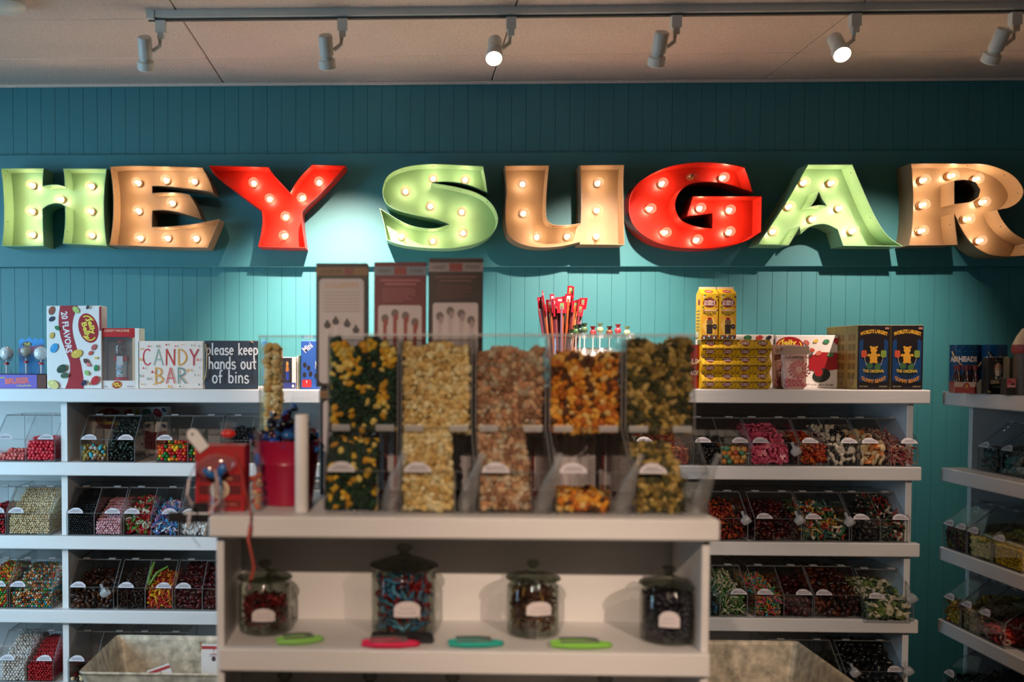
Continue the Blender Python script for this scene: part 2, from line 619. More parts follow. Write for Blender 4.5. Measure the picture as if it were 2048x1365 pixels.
LET = [
 ('H', pa, 'green', [(5,167),(130,165),(258,165),(252,215),(250,268),(290,262),(335,260),(377,270),(375,215),(368,167),(500,166),(625,167),(614,260),(609,390),(614,520),(625,622),(500,615),(365,608),(375,540),(380,470),(379,390),(350,375),(315,374),(280,384),(250,405),(252,500),(257,622),(130,624),(10,622),(20,520),(22,390),(15,260)], [],
  [(178,262),(527,265),(350,343),(180,415),(527,415),(178,552),(527,555)], []),
 ('E', pa, 'tan', [(643,156),(720,151),(820,150),(1000,154),(1185,160),(1225,235),(1250,310),(1190,298),(1080,285),(960,273),(892,272),(892,310),(960,306),(1050,308),(1110,320),(1150,390),(1178,462),(1120,445),(1020,420),(950,412),(892,415),(890,508),(960,508),(1080,498),(1180,483),(1285,463),(1255,540),(1215,632),(1000,630),(800,622),(640,618),(655,520),(662,400),(658,280)], [],
  [(805,248),(967,233),(1132,238),(1003,367),(805,415),(815,573),(975,573),(1142,575)], []),
 ('Y', pa, 'red', [(1220,150),(1400,153),(1572,158),(1600,200),(1650,255),(1697,305),(1720,265),(1765,205),(1825,143),(2025,150),(1960,225),(1870,320),(1775,412),(1768,450),(1772,520),(1788,632),(1650,630),(1510,625),(1525,560),(1535,480),(1530,415),(1440,350),(1350,280),(1260,210)], [],
  [(1480,250),(1865,245),(1573,340),(1770,335),(1668,448),(1662,560)], []),
 ('S', pb, 'green', [(780,152),(795,230),(806,310),(760,290),(700,268),(630,252),(560,246),(485,250),(560,262),(640,278),(720,300),(790,335),(840,385),(865,440),(868,480),(850,530),(810,575),(740,610),(650,630),(540,636),(440,632),(330,620),(260,603),(215,585),(200,500),(172,398),(215,425),(280,465),(350,498),(420,514),(500,516),(577,493),(500,468),(400,445),(300,420),(240,395),(208,365),(190,310),(195,260),(215,215),(260,180),(330,155),(420,142),(500,139),(640,145)], [],
  [(325,297),(487,220),(675,227),(470,383),(655,417),(665,540),(300,562),(485,588)], []),
 ('U', pb, 'tan', [(905,150),(1035,148),(1167,148),(1157,250),(1150,350),(1150,450),(1165,480),(1200,497),(1270,497),(1350,488),(1353,400),(1352,300),(1345,147),(1475,145),(1606,145),(1601,250),(1601,400),(1606,615),(1475,613),(1345,612),(1345,598),(1250,620),(1150,630),(1060,625),(980,600),(930,560),(912,500),(908,400),(915,300)], [],
  [(1015,252),(1017,427),(1100,565),(1275,563),(1455,250),(1450,408),(1450,562)], []),
 ('G', pc, 'red', [(415,160),(440,230),(463,310),(400,287),(320,262),(230,249),(150,249),(90,262),(45,295),(15,345),(8,390),(18,430),(45,470),(100,497),(160,510),(222,515),(222,433),(72,450),(110,328),(310,328),(515,328),(514,430),(512,540),(430,590),(330,620),(220,635),(100,635),(0,625),(-100,600),(-180,555),(-235,500),(-260,440),(-264,400),(-256,330),(-216,260),(-146,205),(-46,160),(54,138),(152,130),(260,133),(350,145)], [],
  [(290,218),(-65,253),(-137,400),(-50,540),(160,397),(335,407),(138,585),(332,540)], [(110,207)]),
 ('A', pc, 'green', [(783,142),(910,142),(1045,142),(1090,250),(1140,370),(1200,490),(1260,570),(1342,623),(1170,622),(990,620),(958,525),(900,497),(850,494),(790,512),(742,552),(735,512),(672,618),(580,615),(490,614),(600,450),(700,290)], [[(848,307),(866,348),(892,384),(848,380),(803,388),(830,350)]],
  [(770,248),(930,248),(680,388),(980,397),(820,460),(593,533),(1057,533)], []),
 ('R', pc, 'tan', [(1385,137),(1500,135),(1700,137),(1820,140),(1920,170),(1990,210),(2035,265),(2047,310),(2022,360),(1965,398),(1895,412),(1925,470),(1985,540),(2090,600),(2075,640),(2050,680),(1975,684),(1900,682),(1830,668),(1760,625),(1710,570),(1670,500),(1642,438),(1650,520),(1660,615),(1520,617),(1375,618),(1392,520),(1398,400),(1395,270)], [[(1643,242),(1700,236),(1760,248),(1790,290),(1780,332),(1740,358),(1690,367),(1643,372)]],
  [(1470,232),(1630,205),(1783,225),(1465,380),(1815,362),(1722,460),(1460,530),(1805,588)], []),
]
LC = {'green': (.215, .385, .20, 1), 'tan': (.28, .175, .095, 1), 'red': (.50, .016, .007, 1)}
for k, c in LC.items():
    M['l' + k] = mat('letter_%s_paint' % k, c, .35, noise=.08, scale=20, bump=.05)
LW = {'H': 'pale green metal letter H, first of the lit sign', 'E': 'tan metal letter E between the green H and the red Y',
      'Y': 'red metal letter Y with six lit bulbs', 'S': 'pale green metal letter S with lit bulbs',
      'U': 'tan metal letter U between the green S and the red G', 'G': 'red metal letter G with one dead bulb at its top',
      'A': 'pale green metal letter A with lit bulbs', 'R': 'tan metal letter R, last of the lit sign'}
FY = BY - .098
# one bulb: glass globe > socket, filament
def bulb_mesh(lit):
    g = MB()
    prof = [(.0085, .012), (.011, .018), (.0155, .025), (.0178, .034), (.0172, .043), (.013, .050), (.006, .0535), (.0003, .0545)]
    M4 = Matrix.Rotation(R(90), 4, 'X')
    g.lathe(prof, 16, M4=M4)
    so = MB().lathe([(.0001, 0), (.0125, 0), (.0125, .004), (.0095, .005), (.0095, .015), (.0001, .015)], 14, M4=M4)
    fi = MB().ball((0, -.034, 0), .0052, 6, sc=(1, 1.3, 1))
    return g.build('bulb', 'globe' if lit else 'globe_off', None, True), so.build('socket', 'brass', None, True), fi.build('filament', 'fil' if lit else 'fil_off')
BULB = {True: bulb_mesh(True), False: bulb_mesh(False)}
used_b = {True: False, False: False}
def place_bulb(lit, loc, parent):
    if not used_b[lit]:
        used_b[lit] = True
        b, s_, f_ = BULB[lit]
        s_.parent = f_.parent = b
    else:
        b, s_, f_ = [o.copy() for o in BULB[lit]]
        for o in (b, s_, f_):
            COL.objects.link(o)
        s_.parent = f_.parent = b
    b.parent = parent
    b.location = loc
    b.rotation_euler = (rng.uniform(-.08, .08), rng.uniform(0, 6), rng.uniform(-.08, .08))
    return b
def smooth_loop(l, n=4):
    """round the gentle bends of a closed outline, keep its corners"""
    N = len(l)
    corner = []
    for i in range(N):
        e1, e2 = (l[i] - l[i - 1]).normalized(), (l[(i + 1) % N] - l[i]).normalized()
        corner.append(e1.dot(e2) < math.cos(R(42)))
    out = []
    for i in range(N):
        b, c = l[i], l[(i + 1) % N]
        t0 = (c - b) if corner[i] else (c - l[i - 1]) * .5
        t1 = (c - b) if corner[(i + 1) % N] else (l[(i + 2) % N] - b) * .5
        L = (c - b).length
        t0 = t0.normalized() * L
        t1 = t1.normalized() * L
        m = n if not (corner[i] and corner[(i + 1) % N]) else 1
        for k in range(m):
            t = k / m
            out.append(b * (2 * t ** 3 - 3 * t * t + 1) + t0 * (t ** 3 - 2 * t * t + t) + c * (3 * t * t - 2 * t ** 3) + t1 * (t ** 3 - t * t))
    return out
for ch, fn, kind, outl, holes, bl, dead in LET:
    P3 = smooth_loop([at(*fn(*p), FY) for p in outl])
    H3 = [smooth_loop([at(*fn(*p), FY) for p in h]) for h in holes]
    ctr = Vector((sum(p.x for p in P3) / len(P3), BY, min(p.z for p in P3)))
    root = thing('marquee_letter', LW[ch], 'sign letter', ctr, group=None)
    loops = [P3] + H3
    back = MB()
    flat = [p for l in loops for p in l]
    tri = tessellate_polygon([[Vector((p.x, p.z, 0)) for p in l] for l in loops])
    yb = BY - .012 - ctr.y
    n = len(flat)
    back.add([(p.x - ctr.x, yb, p.z - ctr.z) for p in flat] + [(p.x - ctr.x, yb + .002, p.z - ctr.z) for p in flat],
             [tuple(t) for t in tri] + [tuple(i + n for i in t) for t in tri])
    back.build('back_plate', 'l' + kind, root)
    side = MB()
    scr = MB()
    for l in loops:
        # inner edge 2 mm inside the outer one, so that the sheet has thickness and a rim
        n = len(l)
        ar = sum(l[i].x * l[(i + 1) % n].z - l[(i + 1) % n].x * l[i].z for i in range(n))
        sg = 1 if ar > 0 else -1
        inn = []
        for i in range(n):
            e1, e2 = (l[i] - l[i - 1]), (l[(i + 1) % n] - l[i])
            n1, n2 = Vector((-e1.z, 0, e1.x)).normalized() * sg, Vector((-e2.z, 0, e2.x)).normalized() * sg
            nn = (n1 + n2)
            nn = nn.normalized() if nn.length > .2 else n1
            inn.append(l[i] + nn * (.002 / max(.45, nn.dot(n1))) * (1 if l is P3 else -1))
        for A, B in ((l, l), (inn, inn)):
            vs = [(p.x - ctr.x, FY - ctr.y, p.z - ctr.z) for p in A] + [(p.x - ctr.x, -.0005, p.z - ctr.z) for p in A]
            side.add(vs, [(i, (i + 1) % n, (i + 1) % n + n, i + n) for i in range(n)])
        vs = [(p.x - ctr.x, FY - ctr.y, p.z - ctr.z) for p in l] + [(p.x - ctr.x, FY - ctr.y, p.z - ctr.z) for p in inn]
        side.add(vs, [(i, (i + 1) % n, (i + 1) % n + n, i + n) for i in range(n)])
        for i in range(0, n, 9):
            q = inn[i].lerp(inn[(i + 1) % n], .5)
            scr.ball((q.x - ctr.x, FY + .03 - ctr.y, q.z - ctr.z), .0022, 6)
    side.build('side_return', 'l' + kind, root, True)
    o = scr.build('rivet', 'screw', root)
    o['kind'] = 'stuff'
    for lit, L in ((True, bl), (False, dead)):
        for p in L:
            q = at(*fn(*p), BY - .048)
            place_bulb(lit, (q.x - ctr.x, yb, q.z - ctr.z), root)

# ------------------------------------------------------------------ ceiling track and its lamps
TY = 2.86
p0, p1 = at(297, 40, TY), at(2200, 36, TY)
zt = zc
o = MB().box(p0.x, TY - .017, zt - .02, p1.x, TY + .017, zt).box(p0.x - .002, TY - .019, zt - .024, p0.x + .02, TY + .019, zt).box(p0.x, TY - .006, zt - .026, p1.x, TY + .006, zt - .02, 1)
o = o.build('ceiling_track', ['lamp', 'seam'])
tag(o, 'long white lighting track screwed to the ceiling boards', 'track')
HEAD = {}
def lamp_parts(root, aim, lit):
    """adapter, arm, head (> lens) hanging at local origin = under the track; aim = direction of the beam"""
    a = MB().box(-.014, -.011, -.034, .014, .011, 0)
    a.box(-.009, -.009, -.052, .009, .009, -.034).build('track_adapter', 'lamp', root)
    hc = Vector((-.046, 0, -.085))
    MB().tube([(-.002, 0, -.048), (-.004, 0, -.07), (-.024, 0, -.085)], .006, 8).build('swivel_arm', 'lamp', root)
    q = Vector(aim).normalized().to_track_quat('Z', 'Y').to_matrix().to_4x4()
    q.translation = hc
    h = MB().lathe([(.0001, -.042), (.018, -.042), (.020, -.039), (.020, .014), (.0165, .018), (.0165, .024), (.024, .028), (.0245, .050), (.022, .052), (.021, .046), (.0001, .046)], 24, M4=q)
    h = h.build('lamp_head', 'lamp', root, True)
    if lit:
        MB().lathe([(.0001, .060), (.011, .058), (.018, .053), (.021, .047)], 20, M4=q).build('lens', 'led', h, True)
    else:
        MB().lathe([(.0001, .0475), (.0205, .0475)], 20, M4=q).build('lens', 'led', h, True)
    return hc, Vector(aim).normalized()
lamps = [(322, (-.12, .62, -.85), False, 'first ceiling lamp on the track, nearest its end', 0),
         (685, (.03, .62, -.85), False, 'second ceiling lamp, above the letter Y, turned to the wall', 1),
         (1022, (-.08, -.62, -.70), True, 'glowing ceiling lamp above the gap between S and U', 2),
         (1352, (-.03, .62, -.85), False, 'ceiling lamp above the red G, turned to the wall', 3),
         (1710, (-.05, -.62, -.62), True, 'glowing ceiling lamp above the letter A', 4),
         (2030, (-.10, .62, -.85), False, 'last ceiling lamp, above the letter R, turned to the wall', 5)]
POW = [12, 315, 12, 165, 10, 90]
for u, aim, lit, lab, k in lamps:
    X = at(u, 50, TY).x
    r_ = thing('track_lamp', 'white cylindrical ' + lab, 'ceiling lamp', (X, TY, zt - .0265))
    hc, d = lamp_parts(r_, aim, lit)
    src = r_.location + hc + d * .075
    if lit:
        spot('track_spot', src, src + d, POW[k], (1, .76, .52), R(110), .8)
    else:
        spot('track_spot', src, (src.x + d.x * .8, WY, 1.47), POW[k], (1, .77, .63), R(66), 1, .012)
q = at(8, 2, 2.75)
o = MB().lathe([(.0001, -.03), (.05, -.03), (.062, -.022), (.064, 0), (.0001, 0)], 28).build('smoke_detector', 'lamp', None, True, (q.x, 2.74, zc))
tag(o, 'round white smoke detector on the ceiling in the far corner', 'smoke detector')

# ------------------------------------------------------------------ shelving along the back wall
SY, SB = 3.15, 3.57          # front lip and back of the wall shelving
ZL = [at(200, v, SY).z for v in (778.5, 926, 1074, 1222.5, 1371)]
ZR = [at(1640, v, SY).z for v in (780, 934, 1086.5, 1239, 1391)]
LIP = .043
def shelving(name, label, x0, x1, Zs, over, divs, Yf=SY, Yb=SB, rails=()):
    """white painted open shelving; x0..x1 outside of side panels, over = how far the boards stick out past them"""
    r_ = thing(name, label, 'shelving', ((x0 + x1) / 2, Yf, 0))
    cx = (x0 + x1) / 2
    hw = (x1 - x0) / 2
    D = Yb - Yf
    zt_ = Zs[0] - LIP
    for s in (-1, 1):
        xx = s * hw
        MB().bev(min(xx, xx - s * .02), .03, 0, max(xx, xx - s * .02), D, zt_, .002).build('side_panel', 'white', r_)
    MB().box(-hw + .02, D - .012, 0, hw - .02, D, zt_).build('back_panel', 'white', r_)
    for i, z in enumerate(Zs):
        e0, e1 = over[0], over[1]
        if i == 0:
            m = MB().bev(-hw - e0, 0, z - LIP, hw + e1 + over[2], D, z, .003)
        else:
            m = MB().bev(-hw - e0, 0, z - LIP, hw + e1, .028, z, .003).box(-hw + .0205, .028, z - .02, hw - .0205, D - .0125, z - .0005)
        m.build('shelf_board', 'white', r_)
    for xd in divs:
        for i in range(len(Zs)):
            zb = (Zs[i + 1] if i + 1 < len(Zs) else .02)
            ztp = Zs[i] - (LIP if i == 0 else .021)
            MB().box(xd - cx - .010, .030, zb, xd - cx + .010, D - .0125, ztp).build('divider', 'white', r_)
    return r_
xm = at(930, 900, SY).x
xl0 = -2.5
xd = at(131.5, 1000, 3.19).x
shelving('wall_shelving', 'white painted wall shelving holding bins under the daylit side of the wall', xl0, xm - .015, ZL, (.03, 0, 0), [xd, xd + 1.02, xd - .95])
xr1 = at(1827, 850, SY + .03).x
shelving('wall_shelving', 'white painted wall shelving under the yellow candy cartons and gummy bear boxes', xm + .015, xr1, ZR, (0, .014, .022), [xm + .5])

# shelving along the side wall, faces the aisle
XS = at(1885, 783, 3.18).x
ZS = [at(1885, v, 3.18).z for v in (783, 935, 1093, 1237, 1385)]
r_ = thing('side_shelving', 'white painted shelving standing along the side wall, seen end-on', 'shelving', (XS, 3.18, 0), R(-90))
# local: x along the shelf toward the camera, y away from the aisle
for (x0, x1) in ((.012, .032), (1.4, 1.42)):
    MB().bev(x0, .075, 0, x1, .44, ZS[0] - LIP, .002).build('side_panel', 'white', r_)
MB().box(.0325, .425, 0, 1.3995, .437, ZS[0] - LIP).build('back_panel', 'white', r_)
for i, z in enumerate(ZS):
    if i == 0:
        m = MB().bev(0, 0, z - LIP, 1.44, .44, z, .003)
    else:
        m = MB().bev(0, 0, z - LIP, 1.44, .0745, z, .003).box(.0325, .0745, z - .022, 1.3995, .4245, z)
    m.build('shelf_board', 'white', r_)

# ------------------------------------------------------------------ candy
def ico(sub=1):
    import bmesh
    bm = bmesh.new()
    bmesh.ops.create_icosphere(bm, subdivisions=sub, radius=1)
    v = np.array([p.co[:] for p in bm.verts])
    f = np.array([[q.index for q in t.verts] for t in bm.faces])
    bm.free()
    return v, f
ICO1, ICO2 = ico(1), ico(2)
def lumpy(seed, amp=.45, k=6, base=ICO2):
    g = np.random.default_rng(seed)
    v, f = base
    out = v.copy()
    for _ in range(k):
        d = g.normal(size=3)
        d /= np.linalg.norm(d)
        out += v * (amp * np.clip(v @ d - .45, 0, 1) * 1.8)[:, None]
    out *= .8
    return out, f
def arr(mb):
    """MB -> triangle arrays"""
    f = []
    for q in mb.f:
        for i in range(1, len(q) - 1):
            f.append((q[0], q[i], q[i + 1]))
    return np.array([tuple(p) for p in mb.v], dtype=float), np.array(f)
def worm(seed, r=.22, n=7):
    g = random.Random(seed)
    pts = []
    a = 0
    p = Vector((-1, 0, 0))
    for i in range(n):
        pts.append(p.copy())
        a += g.uniform(-.8, .8)
        p = p + Vector((math.cos(a), math.sin(a), g.uniform(-.3, .3))) * (2.2 / n)
    return arr(MB().tube(pts, r, 5))
def bean_v():
    v, f = ICO2
    v = v * np.array([1.35, .82, .8])
    v[:, 1] += .22 * (v[:, 0] ** 2) - .12
    return v, f
def disc(h=.35, n=10):
    return arr(MB().lathe([(.0001, -h), (.75, -h), (1, -h * .5), (1, h * .5), (.75, h), (.0001, h)], n))
def heart():
    p = []
    for k in range(16):
        t = 2 * math.pi * k / 16
        p.append((.062 * 16 * math.sin(t) ** 3, .062 * (13 * math.cos(t) - 5 * math.cos(2 * t) - 2 * math.cos(3 * t) - math.cos(4 * t))))
    return arr(MB().prism(p, -.28, .28))
def wedge():
    p = [(-1, 0), (1, 0), (.9, -.4), (.5, -.8), (0, -.95), (-.5, -.8), (-.9, -.4)]
    return arr(MB().prism(p, -.22, .22))
def strip(seed):
    g = random.Random(seed)
    m = MB()
    m.tube([(-1.3, 0, 0), (-.5, g.uniform(-.25, .25), .1), (.4, g.uniform(-.25, .25), -.1), (1.3, 0, 0)], .34, 6, flat=.35)
    return arr(m)
def ring():
    m = MB()
    pts = [(math.cos(t) * .7, math.sin(t) * .7, 0) for t in np.linspace(0, 2 * math.pi, 13)]
    return arr(m.tube(pts, .32, 6))
def cube_s():
    return arr(MB().bev(-.8, -.8, -.8, .8, .8, .8, .25))
SH = {
    'corn': [lumpy(s, .5, 7) for s in range(5)],
    'cluster': [lumpy(s + 20, .35, 5) for s in range(4)],
    'ball': [ICO2], 'bead': [ICO1], 'bean': [bean_v()], 'worm': [worm(s) for s in range(6)],
    'heart': [heart()], 'wedge': [wedge()], 'strip': [strip(s) for s in range(4)], 'disc': [disc()], 'ring': [ring()],
    'chunk': [(lumpy(s + 40, .5, 5)[0] * np.array([1.35, .95, .72]), ICO2[1]) for s in range(5)], 'cube': [cube_s()],
    'coil': [worm(s + 90, .3, 9) for s in range(5)],
}
def rotm():
    q = nrg.normal(size=4)
    q /= np.linalg.norm(q)
    w_, x, y, z = q
    return np.array([[1 - 2 * (y * y + z * z), 2 * (x * y - z * w_), 2 * (x * z + y * w_)], [2 * (x * y + z * w_), 1 - 2 * (x * x + z * z), 2 * (y * z - x * w_)], [2 * (x * z - y * w_), 2 * (y * z + x * w_), 1 - 2 * (x * x + y * y)]])
def heap_points(x0, x1, y0, y1, z0, top, s, front=2, topl=2, side=1, back=False):
    """packed positions inside a compartment, those near the faces one can see"""
    out = []
    nx = max(1, int((x1 - x0) / s))
    sx_ = (x1 - x0) / nx
    k = 0
    z = z0 + s * .5
    zmax = z0 + .6
    while z < zmax:
        any_ = False
        ny = max(1, int((y1 - y0) / s))
        for j in range(ny):
            for i in range(nx):
                x = x0 + sx_ * (i + .5) + (sx_ * .22 if (j + k) % 2 else -sx_ * .22) * (1 if nx > 2 else 0)
                y = y0 + s * (j + .5)
                t = top(x, y)
                if z > t - s * .25:
                    continue
                any_ = True
                if not (j < front or z > t - topl * s or i < side or i >= nx - side or (back and j >= ny - 2)):
                    continue
                out.append((x + rng.uniform(-.16, .16) * s, y + rng.uniform(-.12, .12) * s, z + rng.uniform(-.16, .16) * s))
        if not any_:
            break
        z += s * .86
        k += 1
    return out
def stuff(name, label, cat, pts, shape, size, cols, loc, rz, matn='candy', smooth=True, var=.25, colfn=None):
    """uncountable small pieces: one object"""
    V, Fc, Cc = [], [], []
    n = 0
    sh = SH[shape]
    for p in pts:
        v, f = sh[rng.randrange(len(sh))]
        q = (v * size * rng.uniform(1 - var, 1 + var * .5)) @ rotm().T + np.array(p)
        V.append(q)
        Fc.append(f + n)
        n += len(v)
        c = np.array((colfn(p) if colfn else rng.choice(cols))[:3]) * rng.uniform(.8, 1.12)
        Cc.append(np.tile(np.append(np.clip(c, 0, 1), 1), (len(v), 1)))
    V, Fc, Cc = np.concatenate(V), np.concatenate(Fc), np.concatenate(Cc)
    me = bpy.data.meshes.new(name)
    me.vertices.add(len(V))
    me.vertices.foreach_set('co', V.astype(np.float32).ravel())
    me.loops.add(Fc.size)
    me.loops.foreach_set('vertex_index', Fc.astype(np.int32).ravel())
    me.polygons.add(len(Fc))
    me.polygons.foreach_set('loop_start', np.arange(0, Fc.size, 3, dtype=np.int32))
    me.polygons.foreach_set('loop_total', np.full(len(Fc), 3, dtype=np.int32))
    if smooth:
        me.polygons.foreach_set('use_smooth', np.ones(len(Fc), dtype=bool))
    ca_ = me.color_attributes.new('Col', 'FLOAT_COLOR', 'POINT')
    ca_.data.foreach_set('color', Cc.astype(np.float32).ravel())
    me.materials.append(M[matn])
    me.update(calc_edges=True)
    me.validate()
    o = bpy.data.objects.new(name, me)
    COL.objects.link(o)
    o.location = loc
    o.rotation_euler = (0, 0, rz)
    return tag(o, label, cat, None, 'stuff')
_piece = {}
def pieces(name, label, cat, pts, shape, size, cols, loc, rz, group, matn='gloss', var=.08, spin=True):
    """countable pieces: every one an object sharing the mesh of its colour"""
    Rz = Matrix.Rotation(rz, 3, 'Z')
    for p in pts:
        c = rng.choice(cols)
        k = (name, shape, c)
        if k not in _piece:
            v, f = SH[shape][0]
            m = MB().add([tuple(q) for q in v], [tuple(int(i) for i in t) for t in f], 0, c)
            o = m.build(name, matn, None, True)
            _piece[k] = o
        else:
            o = _piece[k].copy()
            COL.objects.link(o)
        o.location = Vector(loc) + Rz @ Vector(p)
        if spin:
            o.rotation_euler = (rng.uniform(0, 6.3), rng.uniform(0, 6.3), rng.uniform(0, 6.3))
        s_ = size * rng.uniform(1 - var, 1 + var)
        o.scale = (s_, s_, s_)
        tag(o, label, cat, group)

# ------------------------------------------------------------------ clear bins
BH, BT, BS, BD = .071, .146, .092, .25     # front height, full height, depth of the slope, full depth
T = .003
SLOPE = math.atan2(BT - BH, BS)
def card(parent, x, y, z, w_=.052, h=.0205, tilt=None, name='label_card', seed=0, wt=(205, 200, 205)):
    p = Print(.00025)
    pts = [(-w_ / 2, 0), (w_ / 2, 0), (w_ / 2 - .003, h * .42), (w_ * .36, h * .62), (w_ * .2, h * .92), (0, h), (-w_ * .2, h * .92), (-w_ * .36, h * .62), (-w_ / 2 + .003, h * .42)]
    p.prism(pts, 0, .0012, 0, C(*wt))
    p.y = 0
    g = random.Random(seed)
    dk = C(70, 66, 72)
    for row, (zz, ww) in enumerate(((.22, .66), (.46, .40 + .3 * g.random()))):
        xx = -w_ * ww / 2
        while xx < w_ * ww / 2:
            l = g.uniform(.002, .005)
            p.rect(xx, h * zz, xx + l, h * zz + h * .11, dk)
            p.y += p.step
            xx += l + .0012
    o = p.build(name, 'col', parent)
    o.location = (x, y, z)
    o.rotation_euler = (-(math.pi / 2 - (tilt if tilt is not None else SLOPE + .25)), 0, 0)
    return o
def candy_bin(loc, w_, label, parts=2, rz=0, cards=(0, 1), knob=True, sd=0, d=BD, hf=BH, ht=BT):
    r_ = thing('candy_bin', label, 'candy bin', loc, rz)
    h = w_ / 2
    b = MB()
    bs = BS * d / BD
    b.box(-h, 0, .0005, h, T, hf, 0, thin=1)
    b.box(-h + T, T, .0005, h - T, d - T, T, 0, thin=2)
    b.box(-h, d - T, .0005, h, d, ht, 0, thin=1)
    b.box(-h + T, bs, ht - T, h - T, d - T, ht, 0, thin=2)
    for s in (-1, 1):
        poly = [(T, T), (d - T, T), (d - T, ht), (bs, ht), (T, hf)]
        x0, x1 = (-h, -h + T) if s < 0 else (h - T, h)
        n = len(poly)
        vs = [(x0, y, z) for y, z in poly] + [(x1, y, z) for y, z in poly]
        b.add(vs, [tuple(range(n)), tuple(range(n, 2 * n))] + [(i, (i + 1) % n, (i + 1) % n + n, i + n) for i in range(n)], [0, 0] + [1] * n)
    b.build('bin_body', ['acr', 'edge'], r_)
    if parts == 2:
        m = MB()
        poly = [(T, T), (d - T, T), (d - T, ht - T), (bs, ht - T), (T, hf - T)]
        n = len(poly)
        vs = [(-T / 2, y, z) for y, z in poly] + [(T / 2, y, z) for y, z in poly]
        m.add(vs, [tuple(range(n)), tuple(range(n, 2 * n))] + [(i, (i + 1) % n, (i + 1) % n + n, i + n) for i in range(n)], [0, 0] + [1] * n)
        m.build('divider', ['acr', 'edge'], r_)
    # lid: slanted sheet with hinge tabs at its upper edge
    L = math.hypot(bs - .002, ht - hf)
    Mx = Matrix.Translation((0, .001, hf + .001)) @ Matrix.Rotation(math.atan2(ht - hf, bs), 4, 'X')
    lid = MB().box(-h, 0, 0, h, L, .0025, 0, thin=2, M4=Mx).build('lid', ['acr', 'edge'], r_)
    for s in (-1, 1):
        MB().box(s * h * .58 - .011, bs - .006, ht + .0005, s * h * .58 + .011, bs + .006, ht + .005).build('hinge', 'tab', r_)
    if knob:
        g = random.Random(sd)
        kx = g.choice((-.25, 0, .3)) * h
        MB().bev(kx - .014, L * .55, .003, kx + .014, L * .8, .018, .004).build('knob', 'acr', lid).matrix_local = Mx
    for c in cards:
        x = (-h + .030 if c == 0 else h - .030) if parts == 2 or c >= 0 else 0
        card(r_, x, -.002, hf + .002, seed=sd + c)
    return r_
BIN_Y = SY + .012
def rowbin(u0, u1, z, label, parts, cards=(0, 1), Y=BIN_Y, knob=True):
    v = 900
    x0 = at(u0, 1000, Y).x
    x1 = at(u1, 1000, Y).x
    sd = int(abs(u0) * 7 + z * 100)
    candy_bin(((x0 + x1) / 2, Y, z + .0003), x1 - x0 - .001, label, parts, 0, cards, knob, sd)
    return ((x0 + x1) / 2, Y, z + .0003), x1 - x0 - .001
def comp(w_, i, n):
    """inside limits of compartment i of n"""
    h = w_ / 2 - T - .001
    if n == 1:
        return -h, h
    return (-h, -T) if i == 0 else (T, h)
def topf(front, rise, mx=BT - .012, slopey=BS, hump=0):
    def t(x, y):
        lim = BH + (BT - BH) * min(1, y / BS) - .012
        z = front + rise * min(1, y / .16) + hump * math.sin(x * 90)
        return T + max(.004, min(z, lim))
    return t
G = lambda *c: C(*c)
def fill(loc, w_, i, n, kind, name, label, cat, shape, size, cols, front=.06, rise=.05, group=None, rz=0, matn='candy', sp=1.75, y1=.235, xr=None, layers=2, front0=2, side=1, var=.25, cap=62):
    x0, x1 = xr or comp(w_, i, n)
    pad = size * .9
    pts = heap_points(x0 + pad * .3, x1 - pad * .3, T + pad * .45, y1, T + size * .1, topf(front, rise), size * sp, front0, layers, side)
    pts = [p for p in pts if p[2] < BH + (BT - BH) * min(1, p[1] / BS) - size]
    pts = [(min(max(p[0], x0 + pad), x1 - pad), max(p[1], T + pad + .0005), max(p[2], T + pad)) for p in pts]
    if kind == 'p':
        # those nearest the front sheet and the top show most; what lies behind them is one mass
        def rank(p):
            return min(p[1] - T, max(0, topf(front, rise)(p[0], p[1]) - p[2]) * 1.2 + p[1] * .35)
        pts.sort(key=rank)
        pieces(name, label, cat, pts[:cap], shape, size, cols, loc, rz, group, matn)
        if len(pts) > cap:
            stuff(name + 's', 'mass of %ss behind the front %s, %s half of the bin' % (name.replace('_', ' '), group, 'card' if i == 0 else 'far'), cat, pts[cap:], shape, size, cols, loc, rz, matn, True, .08)
    else:
        stuff(name, label, cat, pts, shape, size, cols, loc, rz, matn, True, var)

RED, DRED, PINK, CREAM = G(190, 20, 30), G(70, 10, 14), G(235, 120, 150), G(232, 205, 160)
BLK, DGRN, BRN = G(14, 14, 16), G(18, 34, 24), G(48, 28, 20)
YEL, ORG, GRN, BLU, WHT = G(250, 200, 40), G(245, 110, 30), G(60, 150, 70), G(50, 150, 200), G(235, 230, 220)
MIX = [YEL, ORG, GRN, BLU, WHT, RED]
ZA, ZB, ZC_, ZD = ZL[1:5]
# daylit side, upper bins
l, b = rowbin(-8, 111, ZA, 'clear two-part bin of pink gumballs on the upper bin shelf beside the first divider', 2)
fill(l, b, 0, 2, 'p', 'gumball', 'pale coral gumball in the low-filled half of the pink gumball bin', 'gumball', 'ball', .0068, [G(235, 110, 105), G(228, 92, 92), G(240, 130, 120)], .024, .012, 'pale coral gumballs', side=0, y1=.12)
fill(l, b, 1, 2, 'p', 'gumball', 'deep pink gumball in the full half of the pink gumball bin', 'gumball', 'ball', .0068, [G(222, 45, 62), G(214, 34, 52), G(232, 70, 84)], .066, .02, 'deep pink gumballs', side=1, y1=.13)
l, b = rowbin(160, 270.5, ZA, 'clear two-part bin of large jelly beans and black-green candy', 2)
fill(l, b, 0, 2, 'p', 'jelly_bean', 'large speckled jelly bean in the bin with the black-green candy', 'jelly bean', 'bean', .0075, [G(60, 185, 205), G(205, 190, 175), G(150, 120, 50), G(120, 75, 40), G(175, 150, 140), G(165, 140, 60)], .05, .0, 'large jelly beans', y1=.12)
